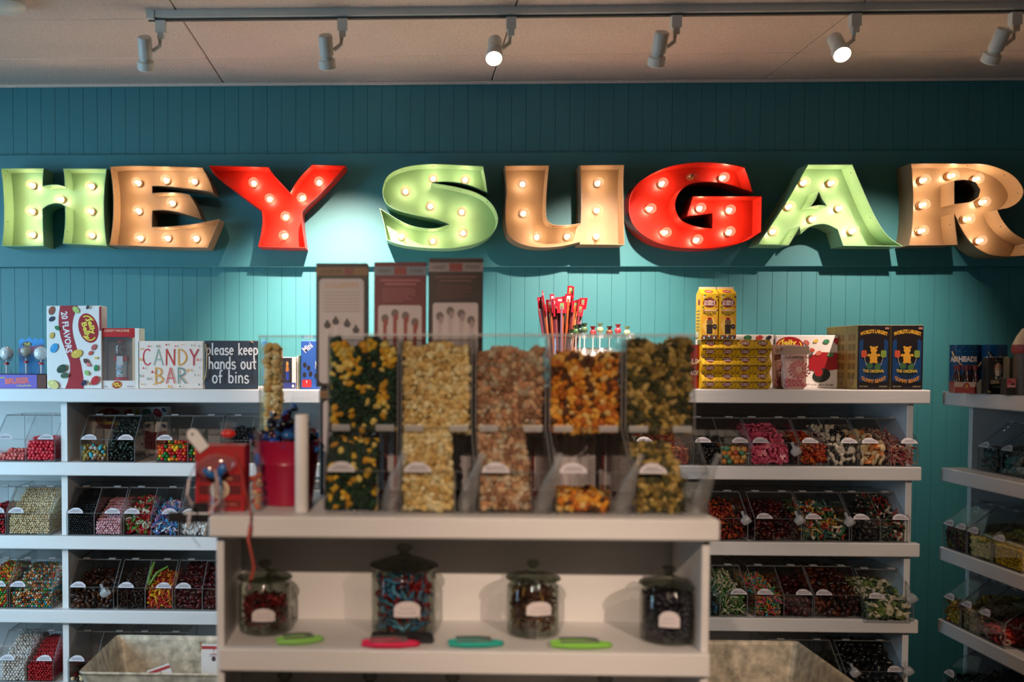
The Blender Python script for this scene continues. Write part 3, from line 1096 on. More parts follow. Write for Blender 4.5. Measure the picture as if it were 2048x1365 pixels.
fill(l, b, 1, 2, 's', 'licorice_bits', 'blackish green licorice bits piled up beside the jelly beans', 'licorice', 'chunk', .007, [BLK, DGRN, G(22, 40, 30)], .068, .07)
l, b = rowbin(311, 440, ZA, 'clear bin of rainbow gumballs on the upper bin shelf behind the counter end', 2, cards=(0,))
fill(l, b, 0, 2, 'p', 'gumball', 'small rainbow gumball in the bin behind the red gift box', 'gumball', 'ball', .0066, [RED, RED, G(240, 120, 20), G(250, 195, 30), G(20, 120, 50), G(215, 40, 40), G(240, 90, 30)], .05, .02, 'rainbow gumballs', y1=.13, side=1)
fill(l, b, 1, 2, 'p', 'gumball', 'small rainbow gumball in the bin behind the red gift box', 'gumball', 'ball', .0066, [RED, G(240, 120, 20), G(250, 195, 30), G(20, 120, 50), G(40, 30, 20)], .045, .02, 'rainbow gumballs', y1=.10, side=0)
l, b = rowbin(444, 556, ZA, 'clear bin of black scoops half hidden by the red gift box', 2, cards=())
fill(l, b, 0, 2, 's', 'licorice_bits', 'black licorice bits in the bin behind the cellophane bag', 'licorice', 'chunk', .007, [BLK], .04, .06)
# second bin shelf
l, b = rowbin(-98, 11.5, ZB, 'clear bin of dark red candy cut off by the picture edge, middle shelf', 2)
fill(l, b, 1, 2, 's', 'red_candies', 'dark red round candies at the edge of the middle bin shelf', 'candy', 'ball', .0055, [RED, DRED], .055, .02)
l, b = rowbin(13, 100, ZB, 'clear bin of cream coloured candy pearls on the middle bin shelf', 1, cards=(0,))
fill(l, b, 0, 1, 's', 'candy_pearls', 'heap of cream coloured candy pearls', 'candy', 'bead', .0042, [CREAM, G(220, 188, 140), G(238, 215, 175)], .05, .085, matn='gloss', sp=1.8)
l, b = rowbin(131.5, 243, ZB, 'clear two-part bin of black beads and pink pearls', 2)
fill(l, b, 0, 2, 's', 'black_beads', 'fine black candy beads beside the pink pearls', 'candy', 'bead', .004, [BLK, G(20, 24, 26)], .066, .06, matn='gloss')
fill(l, b, 1, 2, 's', 'pink_pearls', 'pale pink candy pearls beside the black beads', 'candy', 'bead', .0046, [G(238, 185, 190), G(225, 160, 170)], .042, .05, matn='gloss')
l, b = rowbin(245, 357.5, ZB, 'clear two-part bin of watermelon slices and blue sour strips', 2)
fill(l, b, 0, 2, 's', 'watermelon_slices', 'red and green gummy watermelon slices', 'gummy candy', 'wedge', .0125, [G(215, 60, 60), G(90, 160, 70), G(230, 215, 190), G(205, 45, 50)], .045, .05, sp=1.1)
fill(l, b, 1, 2, 's', 'sour_strips', 'blue and pink sour candy strips', 'gummy candy', 'strip', .011, [G(80, 165, 215), G(220, 140, 180), G(90, 120, 200), G(225, 225, 230)], .042, .045, sp=1.1)
l, b = rowbin(360, 470, ZB, 'clear bin of white sugared candy beside the blue sour strips', 2, cards=(0,))
fill(l, b, 0, 2, 's', 'white_candies', 'white sugared candy pieces beside the blue sour strips', 'candy', 'chunk', .007, [WHT, G(200, 200, 200)], .03, .03)
# third bin shelf
l, b = rowbin(-98, 13, ZC_, 'clear bin of orange and green beads cut off by the picture edge', 2)
fill(l, b, 1, 2, 's', 'candy_beads', 'orange and green candy beads at the picture edge', 'candy', 'bead', .0048, [ORG, GRN, YEL, RED], .06, .05)
l, b = rowbin(15, 103, ZC_, 'clear bin of many-coloured candy beads on the third bin shelf', 1, cards=(0,))
fill(l, b, 0, 1, 's', 'candy_beads', 'many-coloured candy beads sloping up to the back of their bin', 'candy', 'bead', .0045, [G(60, 140, 70), G(30, 140, 170), G(225, 160, 110), G(235, 220, 190), G(190, 90, 50), G(225, 130, 60), G(110, 60, 35), G(80, 60, 30)], .045, .06, matn='gloss', sp=1.8)
l, b = rowbin(136, 226.5, ZC_, 'clear bin of dark brown gummy lumps with a clear scoop', 1, cards=(0,))
fill(l, b, 0, 1, 's', 'gummy_lumps', 'dark brown gummy lumps behind a pear-shaped scoop', 'gummy candy', 'chunk', .009, [BRN, G(70, 38, 22), G(30, 20, 16), G(90, 50, 20)], .04, .05)
l, b = rowbin(232, 345, ZC_, 'clear two-part bin of dark sticks and red-yellow strips with green tongs', 2)
fill(l, b, 0, 2, 's', 'candy_sticks', 'dark brown candy sticks under the green tongs', 'candy', 'strip', .0085, [BRN, G(40, 26, 22), G(62, 40, 32)], .055, .04, sp=1.1)
fill(l, b, 1, 2, 's', 'sour_strips', 'red, orange and yellow sour strips', 'gummy candy', 'strip', .0105, [G(205, 40, 30), G(235, 110, 30), G(235, 190, 40), G(200, 30, 35)], .055, .03, sp=1.1)
m = MB().tube([(0, 0, 0), (.03, .02, .05), (.065, .03, .07)], [.004, .005, .003], 6).tube([(0, 0, 0), (.012, .02, .06), (.02, .03, .085)], [.004, .005, .003], 6)
o = m.build('tongs', mat('lime_plastic', G(120, 165, 60), .4, noise=.1))
o.location = (l[0] - .01, l[1] + .06, ZC_ + .055)
tag(o, 'small green tongs stuck into the dark candy sticks', 'tongs')
l, b = rowbin(347, 460, ZC_, 'clear bin of dark red candy next to the counter side panel', 2, cards=(0,))
for i in (0, 1):
    fill(l, b, i, 2, 's', 'red_lumps', 'dark red candy lumps in the %s half of their bin by the counter' % ('card side' if i == 0 else 'far'), 'candy', 'chunk', .009, [DRED, G(50, 12, 14), G(90, 16, 20)], .045, .07)
# lowest bin shelf in view
l, b = rowbin(-8, 104, ZD, 'clear two-part bin of white pearls and red candies on the lowest shelf in view', 2)
fill(l, b, 0, 2, 's', 'white_pearls', 'white candy pearls beside the red candies', 'candy', 'bead', .0052, [G(225, 215, 205), G(240, 232, 225)], .06, .05, matn='gloss')
fill(l, b, 1, 2, 's', 'red_candies', 'small red candies beside the white pearls', 'candy', 'bead', .0048, [G(175, 22, 30), G(195, 40, 45)], .05, .05)
l, b = rowbin(132, 246, ZD, 'almost empty clear bin behind the steel tub, a few red candies left', 2, cards=(0,))
fill(l, b, 0, 2, 's', 'red_candies', 'few red and cream candies left in the almost empty bin', 'candy', 'ball', .008, [RED, CREAM, BRN], .016, .0, layers=1)
rowbin(250, 362, ZD, 'empty clear bin behind the steel tub with the white bag', 2, cards=())

# warm dim side
ZA, ZB, ZC_, ZD = ZR[1:5]
l, b = rowbin(1268, 1383, ZA, 'clear bin seen through the last popcorn bin, red and green rings inside', 2, cards=(0,))
fill(l, b, 0, 2, 's', 'gummy_rings', 'red and green gummy rings seen through the last popcorn bin', 'gummy candy', 'ring', .012, [G(190, 50, 30), G(90, 130, 50), G(210, 190, 150)], .05, .04, sp=1.2)
fill(l, b, 1, 2, 's', 'gummy_rings', 'red gummy rings in the half bin behind the frosted scoop', 'gummy candy', 'ring', .012, [G(190, 50, 30), G(210, 120, 60)], .05, .04, sp=1.2)
l, b = rowbin(1385, 1498, ZA, 'clear two-part bin of black candy and pastel gumdrops', 2)
fill(l, b, 0, 2, 's', 'licorice_bits', 'black licorice beside the pastel gumdrops', 'licorice', 'chunk', .008, [BLK, G(20, 16, 14)], .05, .03)
fill(l, b, 1, 2, 'p', 'gumdrop', 'pastel sugared gumdrop in the bin beside the pink hearts', 'gumdrop', 'ball', .0098, [G(220, 150, 80), G(210, 175, 110), G(190, 90, 70), G(90, 140, 110), G(205, 130, 60)], .06, .01, 'pastel gumdrops', matn='candy', sp=1.6, y1=.10, side=0)
l, b = rowbin(1500, 1597, ZA, 'clear bin heaped with pink gummy hearts', 1, cards=(0,))
fill(l, b, 0, 1, 'p', 'gummy_heart', 'pink gummy heart in its heaped bin', 'gummy candy', 'heart', .0125, [G(225, 95, 125), G(215, 80, 112), G(232, 110, 135)], .042, .085, 'pink gummy hearts', matn='candy', sp=1.35, y1=.2, side=0, xr=(-b / 2 + .004, b / 2 - .02))
l, b = rowbin(1598.5, 1716, ZA, 'clear two-part bin of orange gummies and black and white gummies', 2)
fill(l, b, 0, 2, 's', 'gummy_worms', 'orange and red gummies beside the black and white ones', 'gummy candy', 'coil', .013, [G(200, 60, 20), G(215, 110, 25), G(170, 40, 22)], .06, .03, sp=.95)
fill(l, b, 1, 2, 'p', 'gummy_cow', 'black and white gummy in the bin beside the fried eggs', 'gummy candy', 'bean', .0088, [G(235, 222, 200), G(228, 214, 190), G(22, 20, 20)], .06, .06, 'black and white gummies', matn='candy', sp=1.5, y1=.2, side=0)
l, b = rowbin(1718, 1836, ZA, 'clear two-part bin of gummy eggs and pink gummies at the shelf end', 2)
fill(l, b, 0, 2, 'p', 'gummy_egg', 'cream gummy fried egg in the shelf-end bin', 'gummy candy', 'disc', .0125, [G(238, 210, 165), G(230, 200, 150), G(240, 215, 175), G(230, 140, 70)], .062, .04, 'gummy fried eggs', matn='candy', sp=1.3, y1=.16, side=0)
fill(l, b, 1, 2, 's', 'gummy_teeth', 'dusky pink and white gummies in the shelf-end bin', 'gummy candy', 'strip', .0105, [G(200, 95, 95), G(215, 150, 135), G(180, 75, 80), G(225, 195, 170)], .06, .04, sp=1.05)
l, b = rowbin(1380, 1498, ZB, 'clear bin of orange-red gummies beside the counter corner', 1, cards=())
fill(l, b, 0, 1, 's', 'gummy_worms', 'orange-red gummy tangle beside the counter corner', 'gummy candy', 'coil', .013, [G(150, 40, 20), G(190, 80, 30), G(120, 25, 18), G(60, 30, 20)], .05, .05, sp=.95)
l, b = rowbin(1510, 1606, ZB, 'clear bin of deep red candy between the orange gummies and the worm mix', 1, cards=(0,))
fill(l, b, 0, 1, 's', 'red_lumps', 'deep red candy lumps, second bin from the counter corner', 'candy', 'chunk', .009, [G(60, 14, 10), G(85, 20, 14), G(40, 10, 8)], .05, .05)
l, b = rowbin(1608, 1702, ZB, 'clear bin of white, green and yellow gummy worms', 1, cards=(0,))
fill(l, b, 0, 1, 's', 'gummy_worms', 'white, green and yellow gummy worms with a clear scoop', 'gummy candy', 'worm', .016, [G(225, 215, 190), G(70, 120, 70), G(210, 170, 60), G(190, 70, 50), G(60, 110, 110)], .045, .055, sp=.85)
l, b = rowbin(1704, 1822, ZB, 'clear two-part bin of black candy and white snakes at the shelf end', 2)
fill(l, b, 0, 2, 's', 'licorice_bits', 'black licorice beside the white gummy snakes', 'licorice', 'chunk', .008, [BLK, G(30, 18, 14)], .06, .02)
fill(l, b, 1, 2, 's', 'gummy_snakes', 'white, black and red gummy snakes at the shelf end', 'gummy candy', 'worm', .019, [G(215, 200, 175), G(30, 40, 34), G(160, 40, 30), G(60, 80, 60)], .06, .06, sp=.8)
l, b = rowbin(1388, 1500, ZC_, 'clear two-part bin of blue candy and green frogs', 2, cards=(1,))
fill(l, b, 0, 2, 's', 'blue_candies', 'dark blue candies beside the green frogs', 'candy', 'chunk', .008, [G(30, 60, 80), G(40, 90, 110), G(20, 40, 40)], .04, .02)
fill(l, b, 1, 2, 's', 'gummy_frogs', 'green and white gummy frogs', 'gummy candy', 'strip', .0115, [G(60, 110, 50), G(205, 205, 170), G(90, 140, 60), G(200, 195, 165)], .055, .05, sp=1.05)
l, b = rowbin(1514, 1631, ZC_, 'clear two-part bin of bright mixed gummies and dark red candy', 2)
fill(l, b, 0, 2, 's', 'mixed_gummies', 'bright blue, orange and green mixed gummies', 'gummy candy', 'strip', .009, [G(60, 150, 150), G(220, 110, 50), G(110, 160, 60), G(210, 80, 110), G(215, 180, 120)], .062, .03, sp=1.05)
fill(l, b, 1, 2, 's', 'red_lumps', 'dark red candy beside the bright mixed gummies', 'candy', 'chunk', .009, [G(70, 14, 14), G(50, 10, 10)], .062, .03)
l, b = rowbin(1632, 1731, ZC_, 'clear bin of brownish orange gummies heaped at the back', 1, cards=(0,))
fill(l, b, 0, 1, 's', 'gummy_lumps', 'dark brownish orange gummies, heaped at the back', 'gummy candy', 'chunk', .010, [G(70, 30, 16), G(100, 45, 20), G(40, 16, 10)], .045, .075)
l, b = rowbin(1738, 1834, ZC_, 'clear bin of white and green gummies pulled out over the shelf edge', 1, cards=(0,), Y=SY - .025)
fill(l, b, 0, 1, 's', 'gummy_mushrooms', 'white and green gummies in the pulled-out bin', 'gummy candy', 'disc', .011, [G(215, 205, 170), G(120, 140, 70), G(225, 215, 185), G(60, 80, 45)], .05, .04, sp=1.3)
l, b = rowbin(1560, 1690, ZD, 'clear bin behind the warm-lit steel tub, lowest shelf in view', 2, cards=())
fill(l, b, 1, 2, 's', 'gummy_lumps', 'dark green gummies behind the warm-lit steel tub', 'gummy candy', 'chunk', .010, [G(50, 50, 20), G(90, 90, 40), G(30, 30, 18)], .04, .03)
l, b = rowbin(1697, 1818, ZD, 'clear bin of black candy at the end of the lowest shelf in view', 1, cards=(1,))
fill(l, b, 0, 1, 's', 'licorice_bits', 'black licorice heap at the end of the lowest shelf in view', 'licorice', 'chunk', .011, [BLK, G(24, 20, 16)], .045, .08)

# bins on the side shelving (turned a quarter)
def sidebin(i, ya, yb, label, name, lab2, shape, size, cols, inset=.008, parts=1, front=.06, rise=.02, sp=1.7, matn='candy'):
    loc = (XS + inset, (ya + yb) / 2, ZS[i] + .0003)
    w_ = ya - yb - .001
    candy_bin(loc, w_, label, parts, R(-90), (0, 1) if parts == 2 else (0,), True, int(ya * 90) + i)
    fill(loc, w_, 0, 1, 's', name, lab2, 'candy', shape, size, cols, front, rise, rz=R(-90), sp=sp, matn=matn)
sidebin(1, 3.105, 3.01, 'clear bin of grey gummies set back on the side shelving, nearest the teal wall', 'gummy_lumps', 'grey-brown gummies nearest the teal wall', 'chunk', .009, [G(70, 60, 58), G(100, 85, 80), G(60, 90, 90)], .07)
sidebin(1, 2.99, 2.875, 'clear bin of turquoise gummies set back on the side shelving', 'gummy_lumps', 'turquoise gummies on the side shelving', 'chunk', .009, [G(50, 130, 125), G(40, 105, 105), G(120, 150, 140)], .07)
sidebin(1, 2.87, 2.76, 'clear bin of brown gummies beside the turquoise ones on the side shelving', 'gummy_lumps', 'brown gummies beside the turquoise ones', 'chunk', .009, [G(110, 60, 40), G(80, 40, 30)], .07)
sidebin(2, 3.172, 3.045, 'clear two-part bin of dark yellow and red candy on the side shelving', 'mixed_candies', 'dark yellow and red candies, side shelving', 'chunk', .008, [G(90, 16, 14), G(60, 12, 10), G(110, 95, 20)], .006, 2)
sidebin(2, 3.04, 2.915, 'clear bin of pale yellow lemon candies on the side shelving', 'lemon_candies', 'pale yellow round lemon candies', 'ball', .0075, [G(190, 175, 80), G(205, 190, 100)], .006)
sidebin(2, 2.91, 2.77, 'clear bin of bright yellow grain candy on the side shelving', 'yellow_grains', 'bright yellow candy grains', 'bead', .0048, [G(235, 190, 10), G(245, 205, 20), G(220, 170, 10)], .006)
sidebin(3, 3.16, 3.07, 'clear bin of yellow-orange candy on the lower side shelf nearest the wall', 'yellow_candies', 'yellow-orange candies nearest the wall', 'chunk', .0085, [G(190, 140, 30), G(210, 175, 60), G(170, 110, 20)], .006)
sidebin(3, 3.065, 2.975, 'clear bin of beige pearls between the yellow candy and the red rings', 'beige_pearls', 'beige candy pearls on the lower side shelf', 'bead', .006, [G(190, 165, 120), G(170, 145, 100)], .006)
sidebin(3, 2.97, 2.84, 'clear bin of red and white gummy rings on the lower side shelf', 'gummy_rings', 'red and white gummy rings', 'ring', .013, [G(200, 60, 50), G(215, 160, 140), G(180, 40, 38)], .006, 1, .045, .02, 1.2)
sidebin(4, 3.15, 3.02, 'clear bin of dark green candy on the bottom side shelf in view', 'licorice_bits', 'dark green licorice on the bottom side shelf', 'chunk', .009, [DGRN, BLK], .006)
sidebin(4, 3.01, 2.85, 'clear bin of dark candy, second on the bottom side shelf in view', 'licorice_bits', 'dark licorice in the second bottom bin', 'chunk', .009, [BLK, G(20, 30, 22)], .006)

# ------------------------------------------------------------------ glass jars
def jar(name, label, loc, r, h, cat, body_fill, lab_pos=None, lid_r=1.03, group=None):
    o = thing(name, label, cat, loc, 0, group)
    H = h * .74
    prof = [(.001, .001), (r * .9, .001), (r * .98, .004), (r, .012), (r, H * .86), (r * .97, H * .90), (r * .90, H * .94), (r * .90, H), (r * .88, H), (r * .88, H * .945), (r * .95, H * .90), (r * .975, H * .86), (r * .975, .012), (r * .9, .005), (.001, .005)]
    MB().lathe(prof, 40).build('jar_body', 'glass', o, True)
    L = h - H
    lp = [(.001, H + .0005), (r * lid_r, H + .0005), (r * (lid_r + .03), H + L * .06), (r * lid_r, H + L * .13), (r * .80, H + L * .24), (r * .48, H + L * .40), (r * .24, H + L * .50), (r * .15, H + L * .58), (r * .16, H + L * .66), (r * .25, H + L * .74), (r * .27, H + L * .86), (r * .18, H + L * .97), (.001, H + L)]
    MB().lathe(lp, 40).build('jar_lid', 'lidglass', o, True)
    if lab_pos:
        ax, az, lw, lh = lab_pos
        p = Print(.0003)
        n = 10
        pts = []
        vs, fs = [], []
        for i in range(n + 1):
            t = -1 + 2 * i / n
            top = lh * (.45 + .55 * math.sqrt(max(0, 1 - (t * .97) ** 2)))
            a = ax + t * lw / 2 / r
            for z in (0, top):
                vs.append(((r + .0008) * math.sin(a), -(r + .0008) * math.cos(a), az + z))
        for i in range(n):
            fs.append((2 * i, 2 * i + 2, 2 * i + 3, 2 * i + 1))
        m = MB().add(vs, fs, 0, C(225, 215, 215))
        for zz, ww in ((.25, .7), (.5, .5)):
            vs, fs = [], []
            for i in range(n + 1):
                t = (-1 + 2 * i / n) * ww
                a = ax + t * lw / 2 / r
                for z in (0, .002):
                    vs.append(((r + .0012) * math.sin(a), -(r + .0012) * math.cos(a), az + lh * zz + z))
            for i in range(0, n, 2):
                fs.append((2 * i, 2 * i + 2, 2 * i + 3, 2 * i + 1))
            m.add(vs, fs, 0, C(150, 140, 150))
        m.build('label_sticker', 'col', o)
    return o
def jar_fill(r, h0, h1, s):
    pts = []
    z = h0 + s * .5
    k = 0
    while z < h1:
        for ring_ in (r, r - s * .9, r * .45, 0):
            if ring_ < 0:
                continue
            if ring_ < r * .8 and z < h1 - 2 * s:
                continue
            n = max(1, int(2 * math.pi * ring_ / s))
            for i in range(n):
                t = 2 * math.pi * (i + .5 * (k % 2)) / n
                pts.append((ring_ * math.cos(t), ring_ * math.sin(t), z + rng.uniform(-.2, .2) * s))
        z += s * .8
        k += 1
    return pts

# ------------------------------------------------------------------ centre counter
CY, CB = 2.0, 2.62
cx0, cx1 = at(417, 1060, CY).x, at(1441, 1060, CY).x
zct = at(930, 1037, CY).z
zcb = at(930, 1080, CY).z
zl1 = at(930, 1304, CY + .012).z
zl0 = at(930, 1350, CY + .012).z
zl2 = zl0 - .24
sx0, sx1 = at(433, 1200, CY + .03).x, at(1419, 1200, CY + .03).x
cn = thing('display_counter', 'white painted display counter with popcorn bins on top', 'counter', ((cx0 + cx1) / 2, CY, 0))
cc = (cx0 + cx1) / 2
MB().bev(cx0 - cc, 0, zcb, cx1 - cc, CB - CY, zct, .004).build('counter_top', 'white', cn)
for a_, b_ in ((sx0, sx0 + .016), (sx1 - .016, sx1)):
    MB().bev(a_ - cc, .03, 0, b_ - cc, CB - CY - .03, zcb, .002).build('side_panel', 'white', cn)
MB().box(sx0 + .0165 - cc, .255, 0, sx1 - .0165 - cc, .27, zcb).build('back_panel', 'white', cn)
lx0, lx1 = at(437, 1320, CY + .012).x, at(1421, 1320, CY + .012).x
for za, zb_ in ((zl1, zl0), (zl2, zl2 - (zl1 - zl0)), (.12, .06)):
    MB().bev(lx0 - cc, .012, zb_, lx1 - cc, .0295, za, .003).box(sx0 + .0165 - cc, .0295, za - .018, sx1 - .0165 - cc, .2545, za - .0003).build('shelf_board', 'white', cn)

# popcorn bins
PF = .05          # their front, behind the counter edge
PY = CY + PF
TH, TZ, TSL, TT, TD = .086, .172, .10, .372, .25
def popcorn_bin(loc, w_, label, cards=True, scoop=True, hop=True):
    r_ = thing('popcorn_bin', label, 'popcorn bin', loc)
    h = w_ / 2
    b = MB()
    b.box(-h, 0, .0005, h, T, TH, 0, thin=1)
    b.box(-h + T, T, .0005, h - T, TD - T, T, 0, thin=2)
    b.box(-h, TD - T, .0005, h, TD, TT, 0, thin=1)
    b.box(-h + T, TSL, TZ, h - T, TSL + T, TT - .0035, 0, thin=1)
    for s in (-1, 1):
        poly = [(T, T), (TD - T, T), (TD - T, TT - .0035), (TSL, TT - .0035), (TSL, TZ), (T, TH)]
        x0, x1 = (-h, -h + T) if s < 0 else (h - T, h)
        n = len(poly)
        vs = [(x0, y, z) for y, z in poly] + [(x1, y, z) for y, z in poly]
        b.add(vs, [tuple(range(n)), tuple(range(n, 2 * n))] + [(i, (i + 1) % n, (i + 1) % n + n, i + n) for i in range(n)], [0, 0] + [1] * n)
    b.build('bin_body', ['acr', 'edge'], r_)
    MB().box(-h, TSL - .004, TT - .003, h, TD, TT + .003, 0, thin=2).build('top_lid', ['acr', 'tab'], r_)
    Mx = Matrix.Translation((0, 0, TH + .001)) @ Matrix.Rotation(math.atan2(TZ - TH, TSL), 4, 'X')
    MB().box(-h, 0, 0, h, math.hypot(TSL, TZ - TH) - .004, .003, 0, thin=2, M4=Mx).build('flap_lid', ['acr', 'edge'], r_)
    for s in (-1, 1):
        MB().box(s * h * .62 - .02, TSL - .006, TZ - .008, s * h * .62 + .02, TSL - .001, TZ + .006).build('hinge', 'tab', r_)
    # scoop pocket
    MB().box(h - .044, T, T, h - .041, TSL + .02, TH - .004, 0, thin=0).build('scoop_pocket', ['acr', 'edge'], r_)
    if cards:
        card(r_, -h + .036, -.004, TH + .001, .058, .024, SLOPE + .3, seed=int(loc[0] * 100))
    return r_
def scoop(loc, label):
    o = thing('candy_scoop', label, 'scoop', loc)
    M4 = Matrix.Rotation(R(14), 4, 'Y') @ Matrix.Rotation(R(20), 4, 'X')
    pr = [(.0001, 0), (.013, .002), (.0185, .012), (.0175, .05), (.013, .085)]
    MB().lathe(pr, 16, M4=M4).build('scoop_bowl', 'frost', o, True)
    MB().tube([M4 @ Vector((0, 0, .083)), M4 @ Vector((.002, 0, .115)), M4 @ Vector((.004, .004, .135))], [.010, .006, .007], 8).build('scoop_handle', 'frost', o, True)
    return o
ue = [(655, 797), (801, 945), (950, 1093), (1098, 1245), (1250, 1391)]
pal = [
    ('green and yellow', [G(22, 50, 30), G(26, 62, 36), G(16, 40, 24), G(225, 180, 50), G(205, 150, 40), G(232, 205, 110), G(28, 58, 34)], 'dark green and yellow popcorn'),
    ('cream', [G(235, 212, 150), G(222, 190, 120), G(240, 225, 175), G(205, 165, 95), G(228, 200, 135)], 'cream coloured popcorn'),
    ('rosy tan', [G(190, 150, 115), G(205, 170, 130), G(160, 118, 85), G(200, 180, 150), G(140, 98, 70), G(190, 138, 100), G(175, 155, 130)], 'rosy tan mixed popcorn'),
    ('orange cheese', [G(225, 150, 40), G(205, 120, 25), G(230, 170, 70), G(190, 100, 25), G(90, 50, 18), G(225, 185, 110)], 'orange cheese popcorn'),
    ('olive', [G(175, 145, 70), G(150, 125, 60), G(80, 75, 35), G(55, 55, 28), G(195, 165, 95), G(125, 100, 45)], 'olive and brown popcorn'),
]
blots = [(3, .5), (4, .5)]
for k, (u0, u1) in enumerate(ue):
    x0, x1 = at(u0, 800, PY + TSL).x, at(u1, 800, PY + TSL).x
    w_ = x1 - x0
    loc = ((x0 + x1) / 2, PY, zct + .0003)
    nm, cs, lb = pal[k]
    popcorn_bin(loc, w_, 'clear gravity bin full of %s on the counter' % lb)
    h = w_ / 2
    s = .0118
    top = [.365, .362, .352, .338, .366][k]
    g = random.Random(k)
    bl = [(g.uniform(-h, h), g.uniform(.18, .36), g.uniform(.012, .03)) for _ in range(7)]
    def colf(p, cs=cs, k=k, bl=bl):
        if k == 0:
            d = min(math.hypot(p[0] - a, p[2] - b) - c * .75 for a, b, c in bl)
            return rng.choice(cs[3:6]) if d < 0 or rng.random() < .22 else rng.choice(cs[:3])
        if k in (2, 3, 4):
            d = min(math.hypot(p[0] - a, p[2] - b) - c * .55 for a, b, c in bl)
            if d < 0:
                return rng.choice({2: cs[2:5:2], 3: [cs[4], cs[3]], 4: cs[2:4]}[k])
        return rng.choice(cs)
    pts = heap_points(-h + T + .005, h - T - .005, TSL + T + .006, TD - T - .004, TZ - .012, lambda x, y: top + .008 * math.sin(x * 70 + k) - .010, s, 2, 2, 1, True)
    m_ = .0085
    # trough below the hopper, open scoop pocket on one side
    lev = [.105, .12, .13, .035, .09][k]
    def tr(x, y, lev=lev):
        lim = TH + (TZ - TH) * min(1, y / TSL) - .014
        return max(.012, min(lim, min(lev, .075) + (lev - .03) * min(1, y / .12)))
    pts += heap_points(-h + T + .005, h - .048, T + .008, .19, T + .001, tr, s, 2, 2, 1)
    pts = [(min(max(p[0], -h + T + m_), h - T - m_), max(p[1], T + m_ if p[2] < TZ - .015 else TSL + T + m_), max(p[2], T + m_)) for p in pts]
    stuff('popcorn', lb + ' behind clear acrylic', 'popcorn', pts, 'corn', .0074, cs, loc, 0, 'corn', True, .3, colf)
    scoop((loc[0] + h - .022, PY + .022, zct + .0045), 'frosted scoop in the pocket of the %s popcorn bin' % nm)

# hopper on the far side of the counter, nearly empty
x0, x1 = at(518, 800, 2.42).x, at(640, 800, 2.42).x
zh0, zh1 = zct + .0003, at(580, 675, 2.42).z
r_ = thing('popcorn_bin', 'nearly empty clear bin behind the magenta bucket, popcorn along one side', 'popcorn bin', ((x0 + x1) / 2, 2.42, zh0))
h, Hh = (x1 - x0) / 2, zh1 - zh0
b = MB().box(-h, 0, 0, h, T, Hh, 0, thin=1).box(-h, .12, 0, h, .12 + T, Hh, 0, thin=1).box(-h, T, 0, -h + T, .12, Hh, 0, thin=0).box(h - T, T, 0, h, .12, Hh, 0, thin=0).box(-h + T, T, 0, h - T, .12, T, 0, thin=2)
b.build('bin_body', ['acr', 'edge'], r_)
MB().box(-h - .002, -.002, Hh + .0005, h + .002, .125, Hh + .005, 0, thin=2).build('top_lid', ['acr', 'tab'], r_)
pts = heap_points(-h + .009, -h + .046, .014, .112, .006, lambda x, y: Hh - .015, .0125, 9, 9, 3)
stuff('popcorn', 'strip of pale popcorn left in the nearly empty bin', 'popcorn', pts, 'corn', .0085, pal[1][1], r_.location, 0, 'corn')

